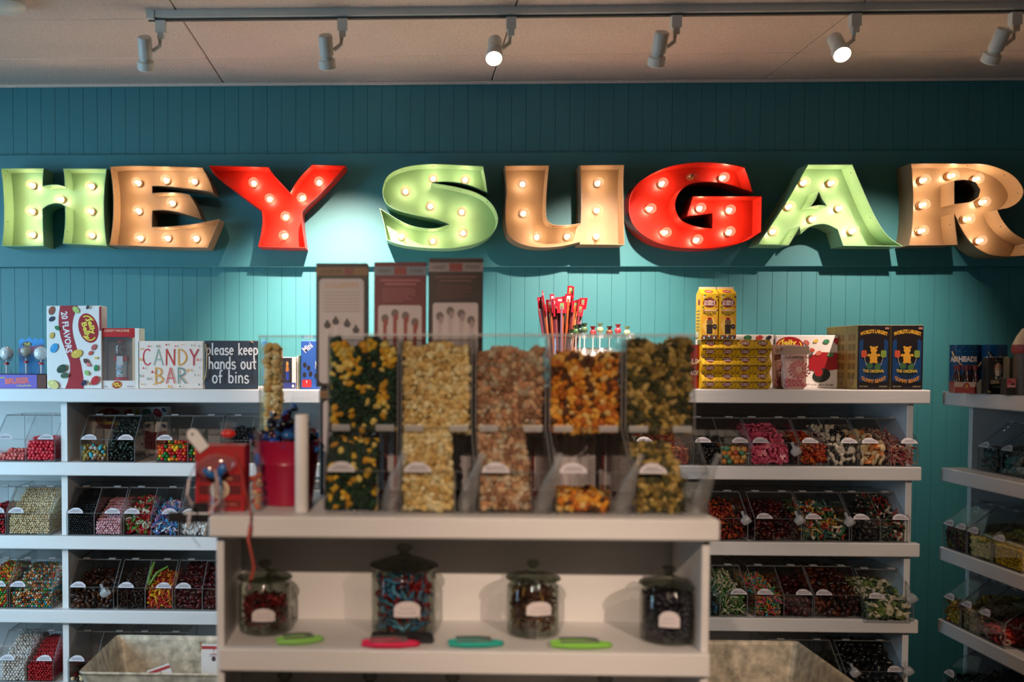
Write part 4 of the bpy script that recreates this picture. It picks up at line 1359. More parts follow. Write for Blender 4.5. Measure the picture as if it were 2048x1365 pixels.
# tall printed boxes behind the bins, in two tiers
def tall_box(loc, w_, d, h, label, style, rz=0):
    r_ = thing('lollipop_box', label, 'box', loc, rz)
    base = {'black': C(14, 13, 16), 'maroon': C(112, 24, 40), 'brown': C(36, 10, 10)}[style]
    MB().bev(-w_ / 2, 0, 0, w_ / 2, d, h, .002, col=base).build('carton', 'col', r_)
    p = Print(.0002)
    if style == 'black':
        p.rect(-w_ * .5, h * .90, w_ * .5, h * .965, C(130, 95, 45))
        p.text('LOLLIPOPS', -w_ * .22, h * .932, w_ * .44, h * .035, C(60, 40, 25))
        p.rect(w_ * .05, h * .905, w_ * .22, h * .96, C(120, 45, 40))
        p.rrect(-w_ * .44, h * .03, w_ * .42, h * .875, w_ * .08, C(196, 186, 186))
        p.text('LOLLIPOPS', 0, h * .82, w_ * .62, h * .045, C(200, 160, 120))
        for i in range(7):
            p.rect(-w_ * .36, h * (.76 - i * .025), w_ * .34, h * (.767 - i * .025), C(178, 160, 152))
        for i, (xx, zz) in enumerate(((-.28, .50), (-.12, .53), (.10, .51), (.27, .46))):
            p.ell(w_ * xx, h * zz, w_ * .065, h * .026, C(38, 36, 42))
            p.ell(w_ * xx, h * (zz + .025), w_ * .03, h * .018, C(50, 44, 50))
            p.rect(w_ * (xx - .012), h * (zz - .2), w_ * (xx + .012), h * (zz - .03), C(215, 205, 205))
    else:
        p.rect(-w_ * .5, h * .895, w_ * .5, h * .965, C(160, 150, 150) if style == 'brown' else C(128, 140, 152))
        p.rect(-w_ * .12, h * .90, w_ * .12, h * .96, C(150, 50, 44))
        p.text('CANDY', -w_ * .3, h * .93, w_ * .26, h * .03, C(90, 80, 84))
        p.text('STICKS', w_ * .3, h * .93, w_ * .26, h * .03, C(90, 80, 84))
        tx = C(176, 100, 104) if style == 'maroon' else C(110, 66, 56)
        for i, ww in enumerate((.76, .60)):
            p.rect(-w_ * ww / 2, h * (.845 - i * .03), w_ * ww / 2, h * (.862 - i * .03), tx)
        for i, ww in enumerate((.6, .64, .62, .64, .5, .58, .4)):
            p.rect(-w_ * .34, h * (.785 - i * .017), w_ * (ww - .34), h * (.792 - i * .017), tx)
        p.rrect(-w_ * .42, h * .05, w_ * .41, h * .655, w_ * .05, C(205, 192, 190))
        for i, (xx, zz) in enumerate(((-.29, .55), (-.1, .59), (.1, .57), (.28, .52))):
            cst = C(150, 60, 50) if style == 'maroon' else C(160, 140, 140)
            p.rect(w_ * (xx - .035), h * .07, w_ * (xx + .035), h * (zz - .03), cst if style == 'maroon' else C(190, 172, 172))
            p.ell(w_ * xx, h * zz, w_ * .07, h * .035, C(110, 96, 92))
            p.ell(w_ * (xx + .02), h * (zz - .03), w_ * .04, h * .03, cst)
    p.put('printed_face', r_, (0, -.0003, 0))
    return r_
KY = 2.33
bw = at(735, 600, KY).x - at(632, 600, KY).x
zlow = zct + .0003
zmid = at(690, 775, KY).z
for u0, u1, st, lab in ((640, 742, 'black', 'black lollipop box standing on the counter, lowest of its stack'), (750, 853, 'maroon', 'maroon box standing behind the cream popcorn bin'),
                        (858, 962, 'brown', 'dark brown box standing on the counter behind the second popcorn bin'), (985, 1088, 'maroon', 'maroon box behind the rosy tan popcorn bin'), (1098, 1200, 'brown', 'dark brown box seen through the orange popcorn bin'),
                        (1204, 1262, 'maroon', 'narrow maroon box seen between the orange and the olive popcorn bins')):
    xa, xb = at(u0, 900, KY).x, at(u1, 900, KY).x
    tall_box(((xa + xb) / 2, KY, zlow), xb - xa, .07, zmid - zlow, lab, st)
for u0, u1, vt, st, lab, rr in ((632, 736, 527, 'black', 'black lollipop box with white panel, on top of the stack beside the bins', 0), (748, 853, 525, 'maroon', 'maroon lollipop box, on top of the stack between the black and the brown one', .02), (857, 966, 517, 'brown', 'dark brown lollipop box, tallest at the top of its stack', -.02)):
    xa, xb = at(u0, 600, KY).x, at(u1, 600, KY).x
    tall_box(((xa + xb) / 2, KY, zmid + .0005), xb - xa, .07, at((u0 + u1) / 2, vt, KY).z - zmid, lab, st, rr)

# things at the near end of the counter top
q = at(440, 1030, 2.06)
gx, gw = q.x, (at(490, 1000, 2.06).x - at(390, 1000, 2.06).x)
gz = at(440, 893, 2.06).z - zct
r_ = thing('gift_box', 'red gift box with round white seal at the counter end', 'box', (gx, 2.06, zct + .0003))
MB().bev(-gw / 2, 0, 0, gw / 2, .07, gz, .002).build('carton', 'red', r_)
p = Print(.0003)
p.rect(-gw * .42, gz * .44, gw * .42, gz * .57, C(110, 10, 22))
p.rect(-gw * .42, gz * .26, gw * .42, gz * .40, C(96, 12, 20))
p.rect(-gw * .42, gz * .06, gw * .42, gz * .17, C(122, 16, 24))
p.text('CANDY CANE', 0, gz * .505, gw * .5, gz * .05, C(190, 130, 90))
p.text('SWEETS FOR ALL', 0, gz * .115, gw * .7, gz * .04, C(190, 120, 90))
p.ell(0, gz * .34, gw * .19, gw * .19, C(225, 200, 170), n=28)
p.ell(0, gz * .34, gw * .15, gw * .15, C(205, 170, 140), n=28)
p.ell(0, gz * .34, gw * .10, gw * .10, C(222, 195, 168), n=20)
p.put('printed_face', r_, (0, -.0003, 0))
# cellophane bundle tied in front of the box
r_ = thing('candy_bag', 'clear cellophane candy bag with blue bow in front of the red gift box', 'candy bag', (gx - .002, 2.035, zct + .0003))
v, f = lumpy(3, .35, 6)
m = MB().add([(x * .036, y * .014, z * .026 + .104) for x, y, z in v], [tuple(int(i) for i in t) for t in f])
m.tube([(0, 0, 0), (0, 0, .06)], [.024, .02], 10, flat=.5)
m.build('bag_film', 'film', r_, True)
bm_ = MB()
bm_.ball((-.014, -.012, .085), .011, 8, sc=(1.4, .5, .7), M4=Matrix.Rotation(.6, 4, 'Y')).ball((.012, -.012, .092), .011, 8, sc=(.8, .5, 1.4), M4=Matrix.Rotation(.4, 4, 'Y')).ball((0, -.014, .084), .005, 8).ball((.006, -.013, .068), .009, 8, sc=(.7, .4, 1.3))
bm_.build('bow', mat('blue_ribbon', G(40, 110, 180), .35, noise=.1), r_, True)
# streamers hanging over the counter edge
def ribbon(label, pts, r, colr):
    m = MB().tube(pts, r, 6, flat=.25)
    o = m.build('ribbon', mat('ribbon_' + label.split()[0], colr, .4, noise=.25, scale=60), None, True)
    return tag(o, label, 'ribbon')
def px(lst):
    return [at(u, v, Y) for u, v, Y in lst]
ribbon('pinkish curly ribbon hanging from the cellophane bag over the counter edge', px([(470, 905, 2.03), (482, 935, 2.02), (488, 970, 2.01), (496, 1005, 2.0), (502, 1032, 1.985), (500, 1055, 1.983), (496, 1080, 1.983), (503, 1110, 1.99), (508, 1135, 2.0), (502, 1160, 2.01), (498, 1180, 2.0)]), .0035, G(200, 90, 75))
ribbon('white curly ribbon at the very end of the counter', px([(392, 925, 2.02), (378, 960, 2.01), (374, 990, 2.0), (386, 1012, 1.99), (378, 1035, 1.985), (376, 1055, 1.985), (388, 1080, 1.985), (400, 1095, 1.985)]), .004, G(205, 195, 200))
ribbon('short white ribbon lying across the seal of the gift box', px([(430, 940, 2.012), (434, 965, 2.014), (437, 985, 2.03), (440, 1000, 2.03), (425, 1015, 2.02), (418, 1030, 2.005)]), .004, G(215, 180, 170))
# candy bag with twisted top behind the gift box
r_ = thing('candy_bag', 'tall cellophane bag with a red topped twist behind the gift box', 'candy bag', (at(455, 1000, 2.16).x, 2.17, zct + .0003))
m = MB().lathe([(.001, .0), (.026, .002), (.032, .05), (.028, .11), (.010, .135), (.006, .142), (.018, .175), (.020, .18)], 14)
m.build('bag_film', 'film', r_, True)
MB().ball((0, 0, .155), .013, 10, sc=(1.3, .8, .8)).build('bow', mat('scarlet_ribbon', G(225, 40, 25), .35, noise=.1), r_, True)
pts = [(rng.uniform(-.018, .018), rng.uniform(-.018, .018), z) for z in np.linspace(.012, .10, 26)]
stuff('wrapped_sweets', 'white and red sweets inside the tall cellophane bag', 'candy', pts, 'chunk', .008, [WHT, RED, G(230, 200, 190)], r_.location, 0)
# hang tag
r_ = MB().prism([(-.012, 0), (.012, 0), (.013, .04), (.009, .049), (0, .053), (-.009, .049), (-.013, .04)], 0, .002).build('gift_tag', 'paper', None)
MB().lathe([(.0005, 0), (.0028, 0)], 12, M4=Matrix.Translation((0, -.0006, .041)) @ Matrix.Rotation(R(90), 4, 'X')).build('punched_hole', 'black', r_)
q = at(405, 900, 2.055)
r_.location = (q.x + .004, 2.055, q.z)
r_.rotation_euler = (0, R(-38), 0)
tag(r_, 'pale gift tag with a hole sticking out above the gift box', 'tag')
# clear cone of orange candy
r_ = thing('candy_cone', 'clear cone bag of orange candy between gift box and magenta bucket', 'candy bag', (at(512, 1010, 2.06).x, 2.075, zct + .0003))
MB().lathe([(.001, 0), (.014, .001), (.014, .03), (.009, .10), (.005, .15), (.008, .17)], 14).build('bag_film', 'film', r_, True)
pts = [(rng.uniform(-.006, .006), rng.uniform(-.006, .006), z) for z in np.linspace(.008, .075, 24)]
stuff('orange_candies', 'orange and cream candies in the clear cone bag', 'candy', pts, 'chunk', .0055, [G(225, 110, 60), G(230, 190, 150), G(215, 80, 50)], r_.location, 0)
MB().ball((0, 0, .108), .0075, 8, sc=(1, 1, 2)).build('blue_tie', mat('blue_tie', G(50, 100, 190), .4, noise=.1), r_, True)

# magenta bucket of wrapped sweets
q0, q1 = at(502, 890, 2.17), at(640, 890, 2.17)
br = (q1.x - q0.x) / 2
bh = at(570, 885, 2.12).z - zct
r_ = thing('bucket', 'magenta metal bucket full of dark wrapped sweets', 'bucket', ((q0.x + q1.x) / 2, 2.19, zct + .0003))
rb = br * .76
m = MB().lathe([(.001, .001), (rb, .001), (rb + (br - rb) * .62, bh * .62), (rb + (br - rb) * .64 + .0015, bh * .645), (rb + (br - rb) * .67, bh * .67), (br - .001, bh - .003), (br + .002, bh), (br - .001, bh + .001), (br - .004, bh - .002), (rb - .002, .004), (.001, .004)], 44)
m.build('bucket_body', 'mag', r_, True)
p = [(br * math.sin(t) * 1.01, -br * math.cos(t) * .62 - .03, bh * (.63)) for t in np.linspace(-1.1, 1.1, 12)]
n_ = 0
sweet = None
for ring_, cnt, zz in ((br * .78, 13, bh - .004), (br * .42, 7, bh + .014), (br * .72, 10, bh + .012), (br * .2, 4, bh + .034), (br * .45, 6, bh + .032), (0.001, 2, bh + .052)):
    for i in range(cnt):
        t = 2 * math.pi * i / cnt + ring_ * 9
        cs = rng.choice([G(30, 70, 150), G(60, 14, 30), G(16, 18, 36), G(20, 20, 26), G(90, 18, 40), G(40, 100, 170)])
        k = ('wrapped_sweet', cs)
        if k not in _piece:
            m = MB().ball((0, 0, 0), .013, 10, sc=(1.25, .8, .8), col=cs)
            for s in (-1, 1):
                m.lathe([(.002, 0), (.008, .010), (.010, .014)], 8, M4=Matrix.Translation((s * .014, 0, 0)) @ Matrix.Rotation(s * R(90), 4, 'Y'), col=cs)
            o = m.build('wrapped_sweet', 'gloss', None, True)
            _piece[k] = o
        else:
            o = _piece[k].copy()
            COL.objects.link(o)
        o.location = r_.location + Vector((ring_ * math.cos(t), ring_ * math.sin(t), zz + rng.uniform(-.004, .004)))
        o.rotation_euler = (rng.uniform(-1, 1), rng.uniform(-1, 1), rng.uniform(0, 6.3))
        tag(o, 'dark foil wrapped sweet heaped in the magenta bucket', 'sweet', 'wrapped sweets in the bucket')
# paper roll
q = at(603, 1032, 2.055)
zr = at(603, 830, 2.055).z - zct
o = MB().lathe([(.007, .0005), (.0135, .0005), (.0142, .002), (.0142, zr - .001), (.0135, zr), (.007, zr), (.007, .0005)], 26).build('paper_roll', 'paper', None, True, (q.x, 2.06, zct + .0003))
tag(o, 'upright white paper roll in front of the magenta bucket', 'paper roll')
# black clip at the end of the counter top
qa, qb = at(330, 1045, 2.03), at(424, 1045, 2.03)
r_ = thing('card_holder', 'black clip-on bar sticking out from the counter end', 'holder', (cx0, 2.05, zcb + .01))
MB().bev(qa.x - cx0, 0, .012, -.001, .012, .032, .003).build('bar', 'black', r_)
MB().bev(-.045, -.004, .034, -.012, .016, .052, .002).build('clip', 'black', r_)
MB().bev(-.06, -.01, .030, -.008, .02, .0335, .001).build('plate', 'paper', r_)

# jars on the open shelf of the counter
zj = zl1 + .0004
def cjar(u0, u1, vt, Y, label, cname, clab, shape, size, cols, lvl, lab, matn='candy', sp=1.0):
    xa, xb = at(u0, 1200, Y).x, at(u1, 1200, Y).x
    r = (xb - xa) / 2
    cxj = (xa + xb) / 2
    h = at((u0 + u1) / 2, vt, Y).z - zj
    jar('candy_jar', label, (cxj, Y, zj), r, h, 'jar', None, lab(r, h))
    pts = jar_fill(r * .96 - size * 1.5, .014, h * lvl, size * 1.25 * sp)
    pts = [p for p in pts if p[2] < h * .69]
    stuff(cname, clab, 'candy', pts, shape, size, cols, (cxj, Y, zj + .002), 0, matn, True, .15)
YJ = CY + .15
cjar(478, 582, 1120, YJ, 'glass jar of dark red twists, beside the counter side panel', 'candy_twists', 'dark red candy twists in the jar beside the side panel', 'strip', .0085, [G(120, 16, 22), G(90, 10, 16), G(150, 30, 34), G(60, 8, 12)], .50, lambda r, h: (.08, h * .22, .05, .028))
cjar(743, 873, 1088, YJ, 'largest glass jar, filled with blue and red taffy', 'taffy', 'blue and red taffy in the largest jar', 'strip', .0125, [G(50, 120, 160), G(40, 95, 130), G(90, 160, 190), G(150, 24, 30), G(120, 18, 24)], .66, lambda r, h: (.10, h * .26, .057, .034), sp=.95)
cjar(1014, 1118, 1120, YJ, 'glass jar of brown caramels with yellow bits', 'caramels', 'brown caramels with yellow bits', 'strip', .0095, [G(78, 46, 32), G(110, 66, 44), G(60, 34, 26), G(150, 120, 60), G(90, 54, 36)], .64, lambda r, h: (.12, h * .33, .055, .03))
cjar(1281, 1393, 1132, CY + .115, 'glass jar of blackish purple candy at the dim end of the counter shelf', 'purple_candies', 'blackish purple fine candy in its jar', 'chunk', .0075, [G(26, 18, 34), G(34, 22, 42), G(18, 14, 24)], .60, lambda r, h: (-.22, h * .26, .042, .034))
# tongs with silicone grips in front of the jars
def tongs(label, u0, u1, v, Y, colr, k, rz=0):
    xa, xb = at(u0, v, Y).x, at(u1, v, Y).x
    L = xb - xa
    r_ = thing('serving_tongs', label, 'tongs', ((xa + xb) / 2, Y, zj), rz)
    g = MB()
    for s in (-1, 1):
        g.tube([(-L * .5, s * .010, .007), (-L * .2, s * .016, .0075), (L * .2, s * .013, .0075), (L * .5, s * .004, .007)], [.004, .0065, .0065, .005], 8)
    g.tube([(L * .5, -.006, .007), (L * .5 + .004, 0, .007), (L * .5, .006, .007)], .005, 6)
    g.build('grip', mat('silicone_%d' % k, colr, .45, noise=.06), r_, True)
    m = MB()
    for s in (-1, 1):
        m.tube([(-L * .35, s * .013, .0155), (L * .1, s * .014, .0165), (L * .34, s * .008, .0155)], .0026, 6)
    m.build('steel_arm', 'steel', r_, True)
    return r_
YT = CY + .045
tongs('lime green serving tongs in front of the jar of dark red twists', 553, 640, 1285, YT + .012, G(140, 205, 95), 1, .25)
tongs('magenta serving tongs under the black bar by the largest jar', 724, 832, 1290, YT - .006, G(215, 20, 80), 2)
tongs('teal serving tongs between the largest jar and the caramel jar', 897, 1000, 1282, YT + .004, G(20, 165, 150), 3, .03)
tongs('lime green serving tongs in front of the caramel jar', 1102, 1216, 1285, YT + .004, G(130, 200, 70), 4, -.02)
xa, xb = at(742, 1275, CY + .055).x, at(867, 1275, CY + .055).x
o = MB().bev(xa, CY + .060, zj, xb, CY + .078, zj + .021, .003).build('price_rail', 'black')
tag(o, 'black bar lying in front of the largest glass jar', 'bar')
# jars on the shelf below, only their lids show
zk = zl2 + .0004
for k, (u, lab) in enumerate(((570, 'lidded glass jar under the counter shelf, below the dark red twists'), (740, 'lidded glass jar under the counter shelf, below the largest jar'), (905, 'lidded glass jar under the counter shelf, below the teal tongs'), (1210, 'lidded glass jar under the counter shelf, below the lime tongs'))):
    X = at(u, 1370, CY + .13).x
    jar('candy_jar', lab, (X, CY + .13, zk), .062, .205, 'jar', None)
    stuff('candies', 'candy mix ' + lab[18:], 'candy', jar_fill(.044, .012, .12, .013), 'chunk', .008, [BRN, DRED, G(60, 40, 60)], (X, CY + .13, zk + .002), 0)

# ------------------------------------------------------------------ galvanized tubs
def tub(x0, x1, ya, yb, zr_, label, stand_label, seam):
    cx = (x0 + x1) / 2
    H = .27
    r_ = thing('steel_tub', label, 'tub', (cx, ya, zr_ - H))
    hw = (x1 - x0) / 2
    D = yb - ya
    def ring_(k, z, ins):
        rad = .016
        pts = []
        for cx_, cy_, a in ((hw - ins - rad, rad + ins, -90), (hw - ins - rad, D - rad - ins, 0), (-hw + ins + rad, D - rad - ins, 90), (-hw + ins + rad, rad + ins, 180)):
            for i in range(4):
                t = R(a + 30 * i)
                pts.append((cx_ + rad * math.cos(t), cy_ + rad * math.sin(t), z))
        return pts
    m = MB()
    lv = [(.001, .05), (.10, .035), (.104, .031), (.15, .028), (.154, .024), (H - .012, .006), (H - .004, 0), (H, .002), (H - .004, .006), (H - .012, .009), (.154, .027), (.15, .031), (.104, .034), (.10, .038), (.004, .053)]
    rings = [ring_(0, z, i) for z, i in lv]
    n = len(rings[0])
    for A in rings:
        m.v += A
        m.c += [(1, 1, 1, 1)] * n
    for i in range(len(rings) - 1):
        for k in range(n):
            m.f.append((i * n + k, i * n + (k + 1) % n, (i + 1) * n + (k + 1) % n, (i + 1) * n + k))
            m.m.append(0)
    m.f += [tuple(range(n)), tuple(range((len(rings) - 1) * n, len(rings) * n))]
    m.m += [0, 0]
    m.build('tub_body', 'zinc', r_)
    MB().box(seam, D - .016, .12, seam + .004, D - .0095, H - .014).build('seam', 'zinc', r_)
    s = thing('stand', stand_label, 'stand', (cx, ya, 0))
    zs = zr_ - H - .0006
    MB().bev(-hw - .03, -.03, zs - .03, hw + .03, D + .03, zs, .003).build('stand_top', 'floor', s)
    for i in (-1, 1):
        for y in (.0, D - .04):
            MB().box(i * (hw - .01) - .02, y, 0, i * (hw - .01) + .02, y + .04, zs - .0305).build('leg', 'floor', s)
    return r_
p0 = at(155, 1345, 2.59)
ztub = p0.z
tub(p0.x, -.455, 2.59, 2.95, ztub, 'galvanized steel tub with white bags, daylit, left of the counter', 'low wooden stand under the daylit steel tub', .05)
p1 = at(1592, 1283, 2.95)
tub(.72, p1.x + .006, 2.55, 2.955, p1.z, 'galvanized steel tub in warm light, right of the counter', 'low wooden stand under the warm-lit steel tub', -.13)
# white bags in the daylit tub
bag_r = None
for (u0, u1, vt, Y, rr, lab) in ((375, 470, 1294, 2.74, 0, 'white paper bag with a red line and round emblem, in the steel tub'), (352, 400, 1330, 2.68, -.35, 'small tilted white bag beside the larger one in the steel tub')):
    xa, xb = at(u0, 1330, Y).x, at(u1, 1330, Y).x
    zt_ = at(u0, vt, Y).z
    zb_ = ztub - .27 + .005
    r_ = thing('paper_bag', lab, 'bag', ((xa + xb) / 2, Y, zb_))
    hw, H = min((xb - xa) / 2, -.50 - (xa + xb) / 2) if rr == 0 else (xb - xa) / 2, zt_ - zb_
    M4 = Matrix.Rotation(rr, 4, 'Y')
    MB().prismx([(0, 0), (.05, 0), (.032, H * .8), (.027, H), (.023, H), (.018, H * .8)], -hw, hw).build('bag_body', 'paper', r_)
    p = Print(.0004)
    e_ = min(hw * .75, .032)
    p.rect(-hw, H * .955, hw, H * .985, C(190, 70, 75))
    p.rect(hw * .1 - .001, H - .02, hw * .1 + .001, H * .96, C(190, 90, 95))
    p.ell(hw * .1, H - .048, e_, e_, C(190, 110, 115))
    p.ell(hw * .1, H - .048, e_ * .9, e_ * .9, C(205, 198, 200))
    p.ell(hw * .1, H - .052, e_ * .5, e_ * .5, C(110, 50, 60))
    p.ell(hw * .1, H - .040, e_ * .25, e_ * .3, C(90, 70, 80))
    o = p.put('printed_face', r_, (0, .0165, 0))
    o.rotation_euler = (-.02, 0, 0)
    r_.rotation_euler = (0, rr, 0)

# ------------------------------------------------------------------ goods on the top shelves
ZT, ZTR = ZL[0], ZR[0]
def jb_oval(p, cx, cz, rx, rz, rot=0, two=True):
    """red oval badge with yellow arcs and yellow lettering"""
    c_, s_ = math.cos(rot), math.sin(rot)
    o = lambda x, z: (cx + x * c_ - z * s_, cz + x * s_ + z * c_)
    p.ell(cx, cz, rx, rz, C(165, 18, 28), rot, 28)
    p.stroke([o(rx * .82 * math.cos(R(t)), rz * .8 * math.sin(R(t))) for t in range(120, 200, 10)], rx * .09, C(240, 205, 60))
    p.stroke([o(rx * .82 * math.cos(R(t)), rz * .8 * math.sin(R(t))) for t in range(-50, 40, 10)], rx * .09, C(240, 205, 60))
    x, z = o(-rx * .08, rz * .30)
    p.text('Jelly', x, z, rx * 1.15, rz * .72, C(248, 222, 80), rot, bold=.035)
    x, z = o(rx * .12, -rz * .36)
    p.text('Belly', x, z, rx * 1.15, rz * .72, C(248, 222, 80), rot, bold=.035)
def beans(p, lst, s):
    for (x, z, r, c, a) in lst:
        p.ell(x, z, r * s * 1.25, r * s * .85, c, a, 14)
        p.ell(x - r * s * .3, z + r * s * .3, r * s * .3, r * s * .16, tuple(min(1, k * 1.4 + .06) for k in c[:3]) + (1,), a, 8)
def carton(name, label, u0, u1, vt, Y, d, z, side=(235, 230, 226), rz=0, cat='box', chamfer=.002):
    xa, xb = at(u0, 760, Y).x, at(u1, 760, Y).x
    w_, h = xb - xa, at((u0 + u1) / 2, vt, Y).z - z
    r_ = thing(name, label, cat, ((xa + xb) / 2, Y, z + .0004), rz)
    MB().bev(-w_ / 2, 0, 0, w_ / 2, d, h, chamfer, col=C(*side)).build('carton', 'col', r_)
    return r_, w_, h
# lollipop display at the picture edge
r_, w_, h = carton('lollipop_display', 'purple display box of ball lollipops at the picture edge', -45, 74, 750, SY + .02, .10, ZT, (104, 84, 170))
MB().bev(-w_ / 2 + .002, .004, h + .0003, w_ / 2 - .002, .096, h + .0015, .0005, col=C(40, 26, 60)).build('inner_tray', 'col', r_)
p = Print()
p.rect(-w_ / 2, 0, w_ / 2, h, C(112, 90, 180))
p.text('BRUISER', w_ * .17, h * .55, w_ * .40, h * .46, C(225, 80, 60), .05, bold=.05)
p.text('BRUISER', w_ * .165, h * .57, w_ * .40, h * .42, C(240, 110, 90), .05, bold=.02)
p.text('JAWBREAKER', -w_ * .10, h * .76, w_ * .12, h * .12, C(240, 215, 90), .08)
p.text('LOLLIPOPS', w_ * .28, h * .2, w_ * .24, h * .12, C(235, 210, 110))
p.put('printed_face', r_, (0, -.0003, 0))
MB().bev(w_ / 2 + .0005, .0, 0, w_ / 2 + .030, .09, h, .001, col=C(92, 40, 20)).build('side_flap', 'col', r_)
hd = MB()
zz = [(0, 0), (.085, 0), (.085, .112), (.075, .120), (.066, .113), (.056, .122), (.046, .114), (.036, .124), (.024, .113), (.012, .119), (0, .113)]
hd.prism([(x, z + h) for x, z in zz], .100, .102, col=C(50, 140, 205))
hd.build('header_card', 'col', r_)
hd.v = []
p = Print()
p.ell(.028, h + .099, .016, .009, C(20, 20, 24))
p.text('THE', .028, h + .099, .022, .011, C(240, 220, 90), .08, bold=.04)
p.poly([(.0, h + .085), (.085, h + .098), (.085, h + .07), (.0, h + .07)], C(170, 60, 90))
p.put('header_print', r_, (0, .0995, 0))
base = r_.location.copy()
lp0 = None
for u, v, lab, white in ((-12, 708, 'white ball lollipop in film, at the picture edge', 1), (13, 707, 'big white ball lollipop in film, above the purple box front', 1), (52, 704, 'smaller ball lollipop in crinkled film between the two white balls', 0), (82, 707, 'white ball lollipop in film, right beside the tall white box', 1)):
    q = at(u, v, SY + .055 + .02 * (1 - white))
    r2 = thing('lollipop', lab, 'lollipop', (q.x, q.y, base.z + h + .0025))
    zb = q.z - r2.location.z
    MB().tube([(0, 0, .0), (0, 0, zb - .02)], .0025, 8).build('stick', 'paper', r2)
    mm = MB().ball((0, 0, zb), .0225 if white else .017, 16, col=G(235, 232, 228) if white else G(190, 170, 150))
    for i in range(26):
        d = Vector((rng.gauss(0, 1), rng.gauss(0, 1), rng.gauss(0, 1))).normalized()
        mm.ball(Vector((0, 0, zb)) + d * (.0220 if white else .0165), .0016, 5, col=rng.choice([G(180, 60, 60), G(90, 120, 90), G(120, 90, 110)]))
    mm.build('candy_ball', 'gloss', r2, True)
    v_, f_ = lumpy(int(u) + 60, .22, 9)
    fm = MB().add([(x * .027, y * .027, z * .027 + zb) for x, y, z in v_], [tuple(int(i) for i in t) for t in f_])
    fm.lathe([(.021, zb - .020), (.006, zb - .034), (.016, .004), (.018, .001)], 12)
    fm.build('wrapper', 'film', r2, True)
    MB().lathe([(.006, zb - .037), (.009, zb - .036), (.009, zb - .031), (.006, zb - .030)], 10).build('tie', mat('red_tie', G(190, 25, 35), .4, noise=.1) if 'red_tie' not in bpy.data.materials else bpy.data.materials['red_tie'], r2, True)

# tall white jelly bean box
r_, w_, h = carton('jelly_bean_box', 'tall white box with a red band and scattered jelly beans, lettered 20 FLAVORS', 94, 204, 612, SY + .015, .06, ZT)
p = Print()
def cr_(pts, n=6):
    o = []
    for i in range(len(pts) - 1):
        a, b, c, d = [Vector(pts[max(0, min(len(pts) - 1, i + k))]) for k in (-1, 0, 1, 2)]
        for t in (k / n for k in range(n)):
            o.append(tuple(.5 * (2 * b + (c - a) * t + (2 * a - 5 * b + 4 * c - d) * t * t + (3 * b - a - 3 * c + d) * t ** 3)))
    return o + [tuple(pts[-1])]
rb_ = cr_([(.07 * w_, h), (-.02 * w_, h * .82), (-.02 * w_, h * .66), (.06 * w_, h * .46), (.12 * w_, h * .30), (.16 * w_, h * .14), (.17 * w_, 0)])
lb_ = cr_([(-.17 * w_, 0), (-.10 * w_, h * .14), (-.08 * w_, h * .30), (-.16 * w_, h * .46), (-.25 * w_, h * .64), (-.28 * w_, h * .82), (-.25 * w_, h)])
p.poly(rb_ + lb_, C(165, 18, 34))
p.text('20 FLAVORS', -.135 * w_, h * .68, h * .50, w_ * .12, C(238, 228, 228), R(-83), .0, bold=.03)
jb_oval(p, .26 * w_, h * .73, w_ * .27, w_ * .175, R(-74))
p.rect(.46 * w_, h * .7, .5 * w_, h * .99, C(150, 22, 34))
bl = [(-.40, .94, 1.2, (150, 70, 40), 1.2), (-.40, .84, .9, (30, 34, 70), .6), (-.30, .73, .8, (30, 110, 60), -.6), (-.40, .64, .9, (210, 170, 70), 1.2), (-.36, .49, 1.4, (50, 150, 205), 1.0), (.04, .95, 1.1, (175, 200, 110), -.8), (.05, .42, 1.6, (225, 185, 70), .4), (.36, .50, .9, (185, 90, 90), 1.0), (.30, .43, .7, (205, 80, 60), .9), (.40, .37, .5, (225, 190, 90), 0), (.22, .33, .9, (90, 50, 45), -.8), (.26, .29, .7, (215, 120, 120), -.8), (.40, .25, .9, (40, 130, 80), 1.4), (.23, .19, .8, (150, 190, 100), -.9), (.38, .10, 1.4, (195, 30, 40), .9), (.18, .07, .9, (30, 30, 70), .9), (.29, .06, .5, (170, 120, 60), 1.3), (-.38, .05, 1.6, (225, 210, 130), -.5), (.26, .98, .6, (60, 50, 70), 1.1), (-.22, .24, 1.5, (30, 60, 40), .6), (-.17, .16, 1.1, (60, 90, 60), .3)]
beans(p, [(x * w_, z * h, r, C(*c), a) for x, z, r, c, a in bl], .0095)
p.put('printed_face', r_, (0, -.0003, 0))
# boxed gumball machine
r_, w_, h = carton('gumball_machine_box', 'red and white window box with a small candy machine inside', 198, 270, 657, SY + .02, .006, ZT, (240, 236, 232))
r_.children[0].data.name = 'box_back'
bk = r_.children[0]
bk.name = 'box_back'
bk.location = (0, .075, 0)
fr = MB()
fr.box(-w_ / 2, 0, h - .028, w_ / 2, .0745, h, col=C(190, 22, 30))
fr.box(-w_ / 2, 0, 0, w_ / 2, .0745, .026, col=C(225, 218, 214))
fr.box(-w_ / 2, 0, .0262, -w_ / 2 + .006, .0745, h - .0282, col=C(120, 60, 40))
fr.box(w_ / 2 - .008, 0, .0262, w_ / 2, .0745, h - .0282, col=C(200, 170, 140))
fr.box(w_ / 2 + .0004, .0, 0, w_ / 2 + .014, .07, h, col=C(232, 225, 215))
fr.build('box_frame', 'col', r_)
MB().box(-w_ / 2 + .006, .001, .026, w_ / 2 - .008, .002, h - .028).build('window_film', 'film', r_)
p = Print()
p.text('CANDY MACHINE', 0, h - .008, w_ * .7, .008, C(235, 190, 150))
p.ell(-w_ * .42, h - .022, .009, .010, C(175, 18, 26))
p.ell(w_ * .42, h - .022, .009, .010, C(175, 18, 26))
